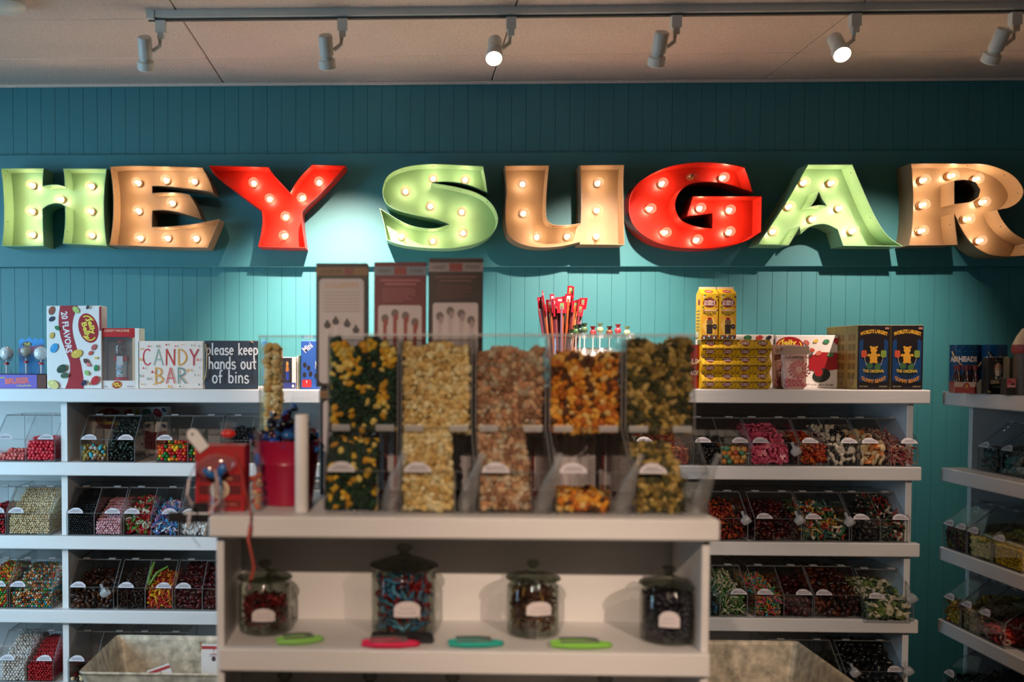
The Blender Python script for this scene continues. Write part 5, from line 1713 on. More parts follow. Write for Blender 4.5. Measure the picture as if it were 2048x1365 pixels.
jb_oval(p, 0, .013, .0165, .0115, .15)
p.rect(-w_ * .45, .006, -w_ * .28, .009, C(150, 150, 160))
p.rect(w_ * .28, .006, w_ * .45, .009, C(150, 150, 160))
p.put('printed_face', r_, (0, -.0003, 0))
gm = thing('candy_machine', 'small red and white candy machine inside the window box', 'candy machine', (r_.location.x + .004, SY + .057, ZT + .0272))
MB().lathe([(.001, 0), (.024, 0), (.024, .006), (.019, .010), (.001, .010)], 20, col=C(205, 30, 30)).build('base', 'col', gm, True)
MB().lathe([(.0175, .0105), (.0175, .062), (.001, .062), (.001, .0105)], 20, col=C(205, 215, 225)).build('body', 'col', gm, True)
MB().box(-.021, -.016, .0625, .021, .016, .0785, col=C(185, 24, 30)).build('collar', 'col', gm)
p = Print()
p.rect(-.010, .046, .010, .078, C(225, 222, 220))
p.ell(0, .035, .008, .010, C(160, 190, 205))
for i in range(14):
    p.ell(rng.uniform(-.013, .013), rng.uniform(.014, .05), .0022, .0022, C(*rng.choice([(190, 70, 60), (60, 120, 190), (60, 140, 90), (220, 160, 80)])), n=8)
p.put('chute_door', gm, (0, -.0186, 0))
MB().lathe([(.012, .079), (.022, .084), (.026, .098), (.023, .113), (.012, .121), (.001, .122)], 20).build('globe', 'film', gm, True)
MB().lathe([(.001, .132), (.008, .130), (.013, .124), (.013, .1222), (.001, .1222)], 16, col=C(190, 24, 30)).build('cap', 'col', gm, True)
stuff('jelly_beans', 'mixed jelly beans in the globe of the boxed candy machine', 'candy', [(rng.uniform(-.013, .013), rng.uniform(-.012, .012), rng.uniform(.087, .108)) for _ in range(50)], 'bean', .0034, [C(190, 90, 50), C(210, 160, 90), C(120, 60, 40), C(170, 30, 40)], gm.location, 0)

# hand-lettered signs: stroke alphabet in a unit cell (width, strokes)
def arc(cx, cz, rx, rz, a0, a1, n=10):
    return [(cx + rx * math.cos(R(a0 + (a1 - a0) * k / n)), cz + rz * math.sin(R(a0 + (a1 - a0) * k / n))) for k in range(n + 1)]
AL = {
    'C': (.52, [arc(.30, .5, .26, .5, 55, 310)]), 'A': (.56, [[(0, 0), (.27, 1), (.54, 0)], [(.1, .34), (.44, .34)]]), 'N': (.54, [[(0, 0), (.02, 1), (.48, 0), (.5, 1)]]),
    'D': (.54, [[(.04, 0), (.02, 1)], arc(.02, .5, .48, .5, 90, -90)]), 'Y': (.52, [[(0, 1), (.24, .5), (.5, 1)], [(.24, .5), (.22, 0)]]),
    'B': (.5, [[(.02, 0), (.02, 1)], arc(.02, .74, .38, .26, 90, -90), arc(.02, .24, .46, .24, 90, -90)]), 'R': (.5, [[(.02, 0), (.02, 1)], arc(.02, .74, .42, .26, 90, -90), [(.1, .48), (.5, 0)]]),
    'p': (.46, [[(.04, -.4), (.06, .58)], arc(.22, .3, .2, .28, 160, -170)]), 'l': (.2, [[(.08, 1), (.06, .05), (.14, 0)]]),
    'e': (.42, [[(.03, .3), (.37, .34)] + arc(.2, .3, .18, .28, 10, 310)]), 'a': (.44, [arc(.2, .28, .18, .28, 40, 390), [(.38, .56), (.38, .08), (.44, 0)]]),
    's': (.38, [arc(.19, .42, .14, .15, 30, 250, 8) + arc(.19, .13, .16, .15, 80, -150, 8)]), 'k': (.42, [[(.05, 0), (.05, 1)], [(.38, .58), (.08, .26), (.4, 0)]]),
    'h': (.44, [[(.05, 0), (.05, 1)], arc(.22, .3, .16, .26, 170, 0, 8) + [(.38, 0)]]), 'n': (.44, [[(.05, 0), (.05, .56)], arc(.22, .3, .16, .26, 170, 0, 8) + [(.38, 0)]]),
    'd': (.44, [arc(.2, .28, .18, .28, 40, 390), [(.38, 1), (.38, 0)]]), 'o': (.44, [arc(.2, .28, .19, .29, 90, 450, 14)]),
    'u': (.44, [[(.05, .56)] + arc(.21, .22, .16, .22, 180, 360, 8) + [(.37, .56), (.38, 0)]]), 't': (.34, [[(.16, .85), (.16, .1), (.26, 0)], [(.0, .56), (.32, .58)]]),
    'f': (.34, [arc(.24, .8, .12, .18, 60, 180, 6) + [(.12, 0)], [(.0, .52), (.28, .54)]]), 'b': (.46, [[(.05, 1), (.05, .02)], arc(.22, .28, .19, .28, 150, -180)]),
    'i': (.18, [[(.08, .56), (.08, 0)], [(.08, .78), (.09, .82)]]), ' ': (.3, []),
}
def hand(p, t, cx, z, h, cols, wd, sx=1.0, gap=.10):
    W = sum(AL[c][0] * sx + gap for c in t) - gap
    x = cx - W * h / 2
    for i, c in enumerate(t):
        for st in AL[c][1]:
            p.stroke([(x + a * h * sx, z + b * h) for a, b in st], wd, cols[i % len(cols)])
        x += (AL[c][0] * sx + gap) * h
    return p
r_, w_, h = carton('candy_sign', 'cream sign lettered CANDY BAR among small triangles', 276, 407, 683, SY + .02, .018, ZT, (236, 222, 212), cat='sign')
p = Print()
rd, gr, og = C(205, 60, 75), C(150, 172, 160), C(225, 165, 75)
hand(p, 'CANDY', 0, h * .50, h * .33, [C(205, 60, 70), gr, C(200, 55, 55), og, C(190, 50, 75)], .0042, 1.05, .19)
hand(p, 'BAR', 0, h * .12, h * .32, [og, C(215, 110, 110), C(110, 150, 145)], .0042, 1.0, .22)
g = random.Random(4)
for x, z in [(-.44, .84), (-.33, .9), (-.2, .9), (-.06, .93), (.08, .9), (.18, .93), (.33, .92), (.44, .9), (-.45, .62), (-.41, .44), (-.46, .28), (-.43, .1), (-.34, .22), (-.25, .1), (-.02, .06), (.15, .06), (.42, .62), (.45, .45), (.38, .3), (.28, .4), (.44, .1), (-.27, .36)]:
    s = g.choice((.004, .0055, .003))
    p.poly([(x * w_ - s, z * h - s * .8), (x * w_ + s, z * h - s * .8), (x * w_, z * h + s)], g.choice([rd, gr, og, C(225, 120, 110), C(110, 140, 130)]))
p.put('lettering', r_, (0, -.0003, 0))
r_, w_, h = carton('slate_sign', 'dark blue sign hand-lettered please keep hands out of bins', 409, 516, 682, SY + .022, .012, ZT, (44, 58, 72), cat='sign')
p = Print()
wh = C(222, 218, 216)
hand(p, 'please keep', .02 * w_, h * .71, h * .232, [wh], .0047, .82, .105)
hand(p, 'hands out', .03 * w_, h * .42, h * .245, [wh], .0047, .88, .10)
hand(p, 'of bins', 0, h * .13, h * .26, [wh], .0047, .9, .10)
p.put('lettering', r_, (0, -.0003, 0))
MB().tube([(-w_ * .47, -.004, h * .93), (-w_ * .445, -.006, h * .7), (-w_ * .45, -.008, h * .45), (-w_ * .47, -.008, h * .25), (-w_ * .50, -.006, h * .18), (-w_ * .53, -.003, h * .22)], .0022, 6).tube([(w_ * .36, -.002, h * .99), (w_ * .42, -.004, h * .96)], .002, 6).build('hanging_cord', 'rope', r_, True)

# goods seen through the nearly empty bin
r_, w_, h = carton('map_box', 'brown box with a light outline map seen through the nearly empty bin', 537, 562, 698, SY + .03, .05, ZT, (150, 84, 52))
p = Print()
p.rect(-w_ * .45, h * .80, w_ * .45, h * .9, C(190, 130, 80))
p.stroke([(-w_ * .3, h * .2), (-w_ * .35, h * .5), (w_ * .1, h * .52), (w_ * .35, h * .45), (w_ * .2, h * .3), (w_ * .15, h * .15), (-w_ * .3, h * .2)], .0012, C(220, 170, 120))
p.put('printed_face', r_, (0, -.0003, 0))
r_, w_, h = carton('toy_box', 'small dark box with a golden figure seen through the nearly empty bin', 563, 592, 715, SY + .03, .045, ZT, (225, 220, 215))
p = Print()
p.rect(-w_ * .48, h * .2, w_ * .22, h * .98, C(34, 34, 48))
p.rect(-w_ * .48, h * .02, w_ * .48, h * .2, C(48, 60, 130))
p.ell(-w_ * .1, h * .78, w_ * .09, h * .09, C(200, 140, 70))
p.ell(-w_ * .1, h * .62, w_ * .11, h * .12, C(190, 120, 60))
p.rect(-w_ * .2, h * .28, w_ * .02, h * .55, C(40, 60, 150))
p.ell(w_ * .3, h * .1, w_ * .09, h * .05, C(210, 205, 200))
p.put('printed_face', r_, (0, -.0003, 0))
for u0, u1, sd_, lab in ((594.5, 596.5, (205, 205, 195), 'thin pale box standing on edge beside the toy box'), (598, 600.5, (90, 110, 90), 'thin green box standing on edge beside the blue box')):
    carton('thin_box', lab, u0, u1, 712, SY + .04, .05, ZT, sd_, chamfer=.0004)
r_, w_, h = carton('cookie_box', 'blue box with dark candies printed on it, seen through the nearly empty bin', 602, 652, 682, SY + .03, .06, ZT, (40, 88, 168))
p = Print()
p.text('Mini', -w_ * .24, h * .86, w_ * .4, h * .13, C(225, 215, 220), .7)
p.text('MINI', w_ * .22, h * .5, w_ * .3, h * .16, C(225, 225, 230))
for x, z in ((-.35, .5), (-.2, .44), (-.36, .3), (-.12, .32), (.1, .28)):
    p.ell(x * w_, z * h, w_ * .07, h * .05, C(40, 30, 34))
p.rrect(-w_ * .46, h * .04, -w_ * .08, h * .2, w_ * .05, C(190, 40, 50))
p.text('9', -w_ * .27, h * .15, w_ * .05, h * .06, C(235, 225, 225))
p.put('printed_face', r_, (0, -.0003, 0))

# cup of candy sticks behind the bins
q = at(1122, 770, SY + .12)
cup = thing('stick_cup', 'clear cup holding red tipped candy sticks', 'cup', (q.x, SY + .12, ZTR + .0004))
MB().lathe([(.001, .001), (.036, .001), (.042, .16), (.040, .16), (.034, .004), (.001, .004)], 26).build('cup_body', 'film', cup, True)
g = random.Random(12)
M['wrap'] = mat('stick_wrapper', (1, 1, 1, 1), .35, attr=True, noise=.1)
stk = {}
spots = []
for i in range(34):
    u = 1080 + (i % 17) * 5 + g.uniform(-2, 2)
    v = 606 + g.uniform(-10, 14) + (abs(u - 1120) * .12)
    spots.append((u, v))
spots[0] = (1078, 622)
spots[3] = (1086, 592)
spots[8] = (1140, 582)
spots[10] = (1146, 584)
spots[12] = (1166, 606)
for i, (u, v) in enumerate(spots):
    tip = at(u, v, SY + .12 + g.uniform(-.02, .02))
    bx = q.x + (tip.x - q.x) * .42
    b0 = Vector((bx, SY + .12 + g.uniform(-.018, .018), ZTR + .006))
    cs = g.choice([G(205, 130, 80), G(140, 70, 80), G(100, 40, 52), G(190, 100, 60), G(150, 100, 120), G(200, 90, 40)])
    o = thing('candy_stick', 'long candy stick with a red wrapper tip, in the clear cup', 'candy stick', b0, 0, 'candy sticks in the cup')
    d = tip - b0
    L = d.length
    o.rotation_euler = d.to_track_quat('Z', 'Y').to_euler()
    key = (cs, i % 3)
    MB().tube([(0, 0, 0), (0, 0, L)], .004, 6, col=cs).build('stick', 'wrap', o, True)
    wv = g.uniform(.7, 1.2)
    p = MB().box(-.015 * wv, -.0012, L - .022, .015 * wv, .0012, L + .016, col=C(190, 24, 48))
    p.box(-.006, -.0016, L - .010, .007, .0016, L + .010, col=g.choice([C(220, 190, 190), C(120, 160, 110), C(205, 150, 150)]))
    o2 = p.build('wrapper_tip', 'col', o)
    o2.rotation_euler = (0, 0, g.uniform(-.6, .6))
# row of wrapped lollipops in a rack next to the cup
q2 = at(1205, 770, SY + .10)
rack = thing('lollipop_rack', 'white stepped rack of wrapped pops beside the cup of sticks', 'rack', (q2.x, SY + .08, ZTR + .0004))
MB().bev(-.11, 0, 0, .11, .05, .10, .003).bev(-.11, .0505, 0, .11, .10, .13, .003).build('rack_body', 'paper', rack)
for i, (u, v, c1, lab) in enumerate(((1143, 662, G(60, 90, 60), 'green'), (1152, 654, G(70, 110, 60), 'leaf green'), (1160, 652, G(40, 60, 50), 'dark green'), (1169, 650, G(90, 120, 80), 'olive'), (1186, 656, G(190, 40, 50), 'red'), (1200, 650, G(170, 190, 140), 'pale green'), (1219, 656, G(120, 60, 30), 'brown'), (1236, 652, G(215, 70, 80), 'white and red'), (1254, 656, G(170, 200, 150), 'mint'))):
    t_ = at(u, v, SY + .105)
    o = thing('wrapped_pop', '%s wrapped pop poking up from the white rack' % lab, 'lollipop', (t_.x, SY + .155 if False else SY + .105, ZTR + .101))
    hh = t_.z - (ZTR + .101)
    MB().tube([(0, 0, 0), (0, 0, max(.012, hh - .02))], .002, 6).build('stick', 'paper', o)
    MB().ball((0, 0, max(.02, hh - .016)), .011, 10, col=c1, sc=(1, .8, 1)).lathe([(.003, 0), (.010, .014)], 8, c=(0, 0, max(.02, hh - .016) + .007), col=c1).build('wrapped_head', 'wrap', o, True)

# ------------- warm side of the top shelf
# red bucket with a cream handle beside the mini cartons
q = at(1383, 760, SY + .05)
r_ = thing('candy_tin', 'red tin pail with a cream handle, half hidden behind the last popcorn bin', 'tin', (q.x, SY + .09, ZTR + .0004))
hh = at(1390, 690, SY + .05).z - ZTR
MB().lathe([(.001, .001), (.034, .001), (.036, hh), (.033, hh), (.032, .004), (.001, .004)], 28, col=C(150, 22, 30)).build('tin_body', 'col', r_, True)
p = Print(.0002)
for t_, z_, hh_ in (('GUM', .62, .018), ('DROPS', .36, .016)):
    p = Print(.0002)
    v, f = text_mesh(t_, .03)
    e = v.max(0) - v.min(0)
    qd = v / e * np.array([.05, hh_])
    p.add([((.0365) * math.sin(x / .036 + .25), -.0365 * math.cos(x / .036 + .25), hh * z_ + z) for x, z in qd], f, 0, C(215, 200, 195))
    p.build('lettering', 'col', r_)
MB().tube([(.037 * math.cos(t) * 1.0, -.02 - .02 * math.sin(t), hh * .85 - .042 * math.sin(t)) for t in np.linspace(0, math.pi, 12)], .002, 6).build('handle', 'rope', r_, True)
# gable cartons
def gable(name, label, w_, d, hb, hg, col, loc, rot=(0, 0, 0), fin=.006):
    o = thing(name, label, 'carton', loc)
    o.rotation_euler = rot
    m = MB().prismx([(0, 0), (d, 0), (d, hb), (d / 2, hb + hg), (0, hb)], -w_ / 2, w_ / 2, col=col)
    m.build('carton', 'col', o)
    MB().box(-w_ / 2, d / 2 - .001, hb + hg + .0002, w_ / 2, d / 2 + .001, hb + hg + fin, col=C(228, 205, 175)).build('gable_fin', 'col', o)
    return o
def dubble(p, cx, cz, w_, h, small=False):
    p.ell(cx, cz, w_ / 2, h / 2, C(120, 20, 34), 0, 22)
    p.text('DUBBLE', cx, cz + h * .15, w_ * .78, h * .26, C(225, 205, 190), bold=.04)
    p.text('BUBBLE', cx, cz - h * .16, w_ * .78, h * .26, C(225, 205, 190), bold=.04)
    p.text('ORIGINAL', cx, cz + h * .62 if not small else cz - h * .62, w_ * .4, h * .14, C(60, 60, 50))
yw = C(222, 178, 30)
mw_ = (at(1545, 720, SY + .03).x - at(1405, 720, SY + .03).x) / 4
mz = [at(1475, v, SY + .015).z for v in (680, 697, 712, 728, 742, 759.5, 776)]
mh = (at(1475, 680, SY + .03).z - ZTR) / 3
first = None
dd = .06
for row in range(3):
    for c in range(4):
        X = at(1405, 720, SY + .03).x + mw_ * (c + .5)
        loc = (X, SY + .03 + dd, ZTR + .0004 + row * (mh + .0002))
        lab = '%s yellow bubble gum carton from the counter side, %s row of the yellow stack' % (('first', 'second', 'third', 'fourth')[c], ('bottom', 'middle', 'top')[row])
        if first is None:
            # lies on its back: the gable points to the aisle
            first = thing('gum_carton', lab, 'carton', loc, 0, 'small yellow cartons')
            hw = mw_ / 2 - .0006
            m = MB().prismx([(0, 0), (0, mh - .0004), (-dd + .024, mh - .0004), (-dd, mh / 2), (-dd + .024, 0)], -hw, hw, col=yw)
            m.build('carton', 'col', first)
            MB().box(-hw, -dd - .004, mh / 2 - .0007, hw, -dd - .0002, mh / 2 + .0007, col=C(225, 185, 70)).build('gable_fin', 'col', first)
            a_ = math.atan2(mh / 2, .024)
            for s in (1, -1):
                p = Print(.0002)
                Lf = math.hypot(.024, mh / 2)
                dubble(p, 0, Lf * .55, hw * 1.15, Lf * .66, True)
                for x, cl in ((-.78, (50, 90, 50)), (-.62, (40, 80, 50)), (.66, (60, 100, 60)), (.8, (150, 40, 30)), (-.86, (150, 40, 30))):
                    p.ell(x * hw, Lf * .82, hw * .09, hw * .09, C(*cl), n=8)
                for x in (-.66, .66):
                    p.rect(x * hw - hw * .16, Lf * .1, x * hw + hw * .16, Lf * .14, C(110, 80, 40))
                o = p.build('printed_face', 'col', first)
                if s == 1:
                    o.location = (0, -dd - .0002, mh / 2 + .0004)
                    o.rotation_euler = (-(math.pi / 2 - a_), 0, 0)
                else:
                    Mf = Matrix.Translation((0, -dd + .024 - .0003, -.0002)) @ Matrix.Rotation(math.pi / 2 - a_, 4, 'X')
                    o.matrix_local = Mf
        else:
            dup(first, loc, None, lab)
ztc = ZTR + .0004 + 3 * (mh + .0002)
big = None
for i, (u0, u1, lab) in enumerate(((1402, 1436, 'tall yellow gumball carton on the yellow stack, the one beside the popcorn bins'), (1438, 1473, 'tall yellow gumball carton on the yellow stack, its shorter-sided neighbour'))):
    xa, xb = at(u0, 640, SY + .034).x, at(u1, 640, SY + .034).x
    hb = at(1420, 588, SY + .034).z - ztc
    hg = at(1420, 578, SY + .05).z - ztc - hb
    loc = ((xa + xb) / 2, SY + .034, ztc + .0004)
    w_, d = xb - xa, .056
    if big is None:
        big = gable('gumball_carton', lab, w_, d, hb, hg, yw, loc)
        p = Print()
        p.ell(0, hb * .80, w_ * .40, hb * .10, C(122, 20, 34), 0, 24)
        p.text('DUBBLE', 0, hb * .83, w_ * .64, hb * .055, C(226, 205, 190), bold=.04)
        p.text('BUBBLE', 0, hb * .77, w_ * .64, hb * .055, C(226, 205, 190), bold=.04)
        p.text('ORIGINAL', 0, hb * .92, w_ * .3, hb * .025, C(60, 60, 50))
        p.rect(-w_ * .45, hb * .02, w_ * .45, hb * .52, C(228, 165, 40))
        p.poly([(-w_ * .2, hb * .1), (-w_ * .45, hb * .3), (-w_ * .2, hb * .45), (w_ * .2, hb * .48), (w_ * .45, hb * .3), (w_ * .2, hb * .1)], C(240, 195, 90))
        p.text('GUMBALLS', 0, hb * .635, w_ * .82, hb * .042, C(215, 90, 60), bold=.03)
        p.text('GUMBALLS', 0, hb * .637, w_ * .80, hb * .034, C(238, 220, 190), bold=.03)
        p.text('Machine Size', 0, hb * .58, w_ * .76, hb * .034, C(60, 30, 30), bold=.03)
        p.text('Refills', 0, hb * .535, w_ * .36, hb * .03, C(60, 30, 30), bold=.03)
        p.rect(-w_ * .17, hb * .12, w_ * .17, hb * .30, C(40, 30, 28))
        p.ell(0, hb * .38, w_ * .18, hb * .07, C(120, 90, 60))
        p.rect(-w_ * .19, hb * .29, w_ * .19, hb * .32, C(36, 28, 26))
        p.ell(0, hb * .45, w_ * .13, hb * .03, C(150, 24, 30))
        p.ell(w_ * .30, hb * .28, w_ * .13, hb * .055, C(30, 28, 40))
        p.text('GREAT FUN', w_ * .30, hb * .28, w_ * .16, hb * .02, C(200, 190, 180))
        for j in range(16):
            p.ell(-w_ * .44 + w_ * .88 * j / 15, hb * (.035 + .035 * (j % 2)), w_ * .055, hb * .026, C(*[(150, 30, 30), (40, 90, 60), (220, 210, 190), (40, 90, 130), (60, 30, 40)][j % 5]), n=10)
        for x, z, cl in ((-.36, .93, (225, 215, 190)), (-.4, .70, (60, 110, 60)), (.38, .71, (190, 60, 40)), (.4, .93, (90, 40, 50)), (-.3, .96, (80, 130, 80))):
            p.ell(x * w_, z * hb, w_ * .06, hb * .022, C(*cl), n=10)
        p.put('printed_face', big, (0, -.0003, 0))
        gl = math.hypot(hg, d / 2)
        p = Print()
        p.ell(0, gl * .45, w_ * .26, gl * .30, C(165, 40, 44))
        p.text('DUBBLE', 0, gl * .45, w_ * .36, gl * .2, C(230, 210, 190))
        o = p.build('gable_print', 'col', big)
        o.location = (0, -.0003, hb + .0004)
        o.rotation_euler = (-(math.pi / 2 - math.atan2(hg, d / 2)), 0, 0)
        p = Print()
        p.ell(d * .1, hb * .82, d * .2, hb * .07, C(130, 30, 40))
        for j in range(7):
            p.rect(-d * .35, hb * (.62 - .07 * j), d * .3, hb * (.64 - .07 * j), C(110, 110, 60))
        p.rect(-d * .4, hb * .05, d * .1, hb * .16, C(215, 210, 190))
        p.put('side_print', big, (-w_ / 2 - .0003, d / 2, 0), R(-90))
    else:
        dup(big, loc, .03, lab)
# two white jelly bean boxes lying lengthwise behind
r_, w_, h = carton('jelly_bean_box', 'wide white box printed with jelly beans behind the pink pouches', 1550, 1690, 671, SY + .16, .07, ZTR)
p = Print()
jb_oval(p, -w_ * .30, h * .80, w_ * .20, h * .17, 0)
p.poly([(-.02 * w_, h * .60), (.16 * w_, h * .68), (.5 * w_, h * .66), (.5 * w_, h * .38), (.1 * w_, h * .30), (-.02 * w_, h * .35)], C(165, 20, 34))
p.ell(.16 * w_, h * .24, w_ * .13, h * .13, C(30, 40, 34), .3)
p.ell(.12 * w_, h * .30, w_ * .06, h * .08, C(165, 24, 34))
p.text('NET WT 3.15 LB (1.42 kg)', .08 * w_, h * .06, w_ * .5, h * .045, C(130, 110, 96))
beans(p, [(x * w_, z * h, r, C(*c), a) for x, z, r, c, a in ((-.06, .86, 1, (195, 100, 90), -.6), (.07, .89, .8, (225, 190, 90), .4), (.22, .88, 1, (60, 130, 90), .1), (.38, .88, 1.3, (190, 36, 40), -.7), (.11, .66, 1, (205, 110, 90), .5), (.28, .63, 1, (90, 150, 100), .2), (.02, .72, .8, (190, 80, 60), -.4), (.0, .62, .7, (90, 60, 50), .3), (.45, .78, 1.4, (40, 36, 40), .4))], .0085)
p.put('printed_face', r_, (0, -.0003, 0))
r_, w_, h = carton('jelly_bean_box', 'white jelly bean box hidden behind the yellow cartons, only its top edge showing', 1402, 1546, 670, SY + .165, .07, ZTR)
p = Print()
beans(p, [(x * w_, h * .94, r, C(*c), a) for x, r, c, a in ((.14, 1.2, (50, 110, 70), .1), (.30, 1.1, (190, 60, 50), .3), (.43, .9, (40, 40, 44), .6))], .009)
p.put('printed_face', r_, (0, -.0003, 0))
# jelly bean box lying inside the bin shelf on the daylit side
r_, w_, h = carton('jelly_bean_box', 'white jelly bean box standing behind the two-part jelly bean bin', 178, 334, 814, SY + .29, .06, ZL[1])
p = Print()
jb_oval(p, -w_ * .24, h * .74, w_ * .18, h * .22, 0)
beans(p, [(x * w_, z * h, r, C(*c), a) for x, z, r, c, a in ((.0, .88, 1.3, (170, 60, 64), .3), (.12, .90, .8, (210, 180, 60), 1.2), (.24, .89, 1.3, (30, 100, 60), 0), (.38, .87, 1.5, (165, 30, 44), -.8), (.46, .93, .8, (40, 50, 90), -.7), (.46, .6, .8, (40, 50, 80), -.6), (.32, .66, 1, (70, 120, 80), 0), (.36, .36, 1.4, (60, 30, 36), .4))], .0095)
p.poly([(-.1 * w_, h * .45), (.1 * w_, h * .40), (.5 * w_, h * .5), (.5 * w_, h * .12), (.1 * w_, h * .05), (-.14 * w_, h * .1)], C(130, 22, 36))
p.text('20 FLAVORS', -.1 * w_, h * .25, w_ * .32, h * .13, C(205, 195, 195))
p.put('printed_face', r_, (0, -.0003, 0))
# pink pouches
def pouch(u0, u1, vt, Y, label, rz):
    xa, xb = at(u0, 770, Y).x, at(u1, 770, Y).x
    w_, h = xb - xa, at(u0, vt, Y).z - ZTR
    r_ = thing('candy_pouch', label, 'pouch', ((xa + xb) / 2, Y + .02, ZTR + .0004), rz)
    m = MB()
    lv = [(0, .34, .016), (.06, .40, .02), (.2, .43, .021), (.4, .44, .018), (.6, .455, .012), (.8, .47, .006), (.86, .475, .0025), (1, .49, .0015)]
    n = 20
    for z, hw, dp in lv:
        for k in range(n):
            t = 2 * math.pi * k / n
            cx_, sy_ = math.cos(t), math.sin(t)
            e = lambda q, pw: math.copysign(abs(q) ** pw, q)
            m.v.append((e(cx_, .6) * hw * w_, e(sy_, .8) * dp, z * h))
            m.c.append(C(208, 165, 152))
    for i in range(len(lv) - 1):
        for k in range(n):
            m.f.append((i * n + k, i * n + (k + 1) % n, (i + 1) * n + (k + 1) % n, (i + 1) * n + k))
            m.m.append(0)
    m.f += [tuple(range(n)), tuple(range((len(lv) - 1) * n, len(lv) * n))]
    m.m += [0, 0]
    m.build('pouch_body', 'col', r_, True)
    p = Print(.0003)
    p.rect(-w_ * .47, h * .80, w_ * .47, h * .985, C(170, 140, 122))
    p.text('SUGARPOVA', 0, h * .74, w_ * .80, h * .065, C(90, 66, 66), bold=.01)
    p.text('SPORTY', -w_ * .02, h * .655, w_ * .26, h * .035, C(205, 130, 110))
    for k in range(15):
        t = 2 * math.pi * k / 15
        for rr, sz in ((.34, .06), (.25, .05), (.17, .04)):
            p.ell(w_ * (.10 + rr * math.cos(t + rr)), h * .45 + w_ * rr * .85 * math.sin(t + rr), w_ * sz, w_ * sz * .55, C(192, 88, 88), t + rr + .9, 8)
    o = p.put('printed_face', r_, (0, -.0215, h * .0))
    o.rotation_euler = (-.035, 0, 0)
    # clear lower window showing the pink balls
    for k in range(9):
        x = (-.30 + .15 * (k % 5)) * w_
        z = h * (.10 if k < 5 else .20)
        MB().ball((x, -.016, z), .0085, 10, col=C(198, 112, 116)).build('candy_ball', 'gloss', r_, True)
    return r_
pouch(1564, 1620, 692, SY + .03, 'pink candy pouch with a swirl, in front of the wide white box', 0)
pouch(1546, 1600, 690, SY + .085, 'second pink candy pouch, half hidden behind the front one', -.06)
# gummy bear boxes: two columns, three deep
bear = None
xa0 = at(1714, 720, SY + .018).x
bwid = at(1779.5, 720, SY + .018).x - xa0
hbx = at(1780, 651, SY + .018).z - ZTR
for c in range(2):
    for k in range(3):
        X = xa0 + bwid * (c + .5) + c * .002
        loc = (X, SY + .018 + k * .0765, ZTR + .0004)
        lab = '%s black and blue gummy candy box of the %s row' % (('front', 'middle', 'rear')[k], ('inner', 'shelf-end')[c])
        if bear is None:
            bear = thing('gummy_box', lab, 'box', loc)
            w_, h = bwid - .001, hbx
            MB().bev(-w_ / 2, 0, 0, w_ / 2, .075, h, .001, col=C(150, 128, 60)).build('carton', 'col', bear)
            p = Print()
            p.rect(-w_ / 2 + .0008, .0008, w_ / 2 - .0008, h - .0008, C(26, 18, 22))
            p.rrect(-w_ * .44, h * .12, w_ * .44, h * .78, w_ * .1, C(14, 60, 110))
            p.rrect(-w_ * .32, h * .42, w_ * .32, h * .84, w_ * .12, C(22, 16, 20))
            p.text("WORLD'S LARGEST", 0, h * .905, w_ * .84, h * .062, C(236, 178, 50), 0, h * .045, bold=.03)
            # sunlit globe of candy
            p.ell(0, h * .30, w_ * .27, h * .13, C(16, 44, 70))
            p.ell(-w_ * .12, h * .37, w_ * .1, h * .05, C(60, 100, 60), .5)
            p.ell(w_ * .13, h * .35, w_ * .09, h * .06, C(70, 110, 60), -.4)
            # plain gummy shape and two pops
            gy = C(222, 160, 50)
            p.ell(0, h * .50, w_ * .12, h * .085, gy)
            p.ell(0, h * .615, w_ * .105, h * .052, gy)
            for s in (-1, 1):
                p.ell(s * w_ * .09, h * .66, w_ * .035, h * .017, gy)
                p.ell(s * w_ * .15, h * .535, w_ * .05, h * .02, gy, s * -.4)
                p.ell(s * w_ * .07, h * .43, w_ * .055, h * .024, gy)
                p.rrect(s * w_ * .30 - w_ * .085, h * .50, s * w_ * .30 + w_ * .085, h * .61, w_ * .04, C(200, 80, 50) if s < 0 else C(130, 150, 60))
                p.stroke([(s * w_ * .29, h * .5), (s * w_ * .22, h * .38)], .0012, C(205, 200, 190))
            p.text('THE ORIGINAL', 0, h * .285, w_ * .66, h * .048, C(226, 190, 60), 0, -h * .01, bold=.03)
            p.text('GUMMY BEARS!', 0, h * .13, w_ * .74, h * .062, C(226, 150, 50), 0, -h * .06, bold=.03)
            p.text('APPROX. WEIGHT', -w_ * .30, h * .05, w_ * .26, h * .018, C(190, 170, 120))
            p.text('AN EDIBLE TREAT', w_ * .30, h * .05, w_ * .26, h * .018, C(190, 170, 120))
            p.rect(w_ * .33, h * .935, w_ * .45, h * .965, C(170, 120, 110))
            p.put('printed_face', bear, (0, -.0003, 0))
            p = Print()
            for j in range(5):
                for i in range(2):
                    zz = h * (.86 - j * .15)
                    for t_ in range(3):
                        p.rect(-.026 + i * .028 + t_ * .008, zz - h * .10, -.022 + i * .028 + t_ * .008, zz, C(*[(110, 60, 30), (70, 80, 40), (130, 70, 30), (90, 50, 30), (70, 60, 30)][j]))
                        p.y += p.step
            p.ell(0, h * .13, .012, h * .07, C(90, 70, 50))
            p.ell(0, h * .13, .008, h * .05, C(150, 120, 80))
            p.put('side_print', bear, (-w_ / 2 - .0003, .0375, 0), R(-90))
        else:
            dup(bear, loc, None, lab)
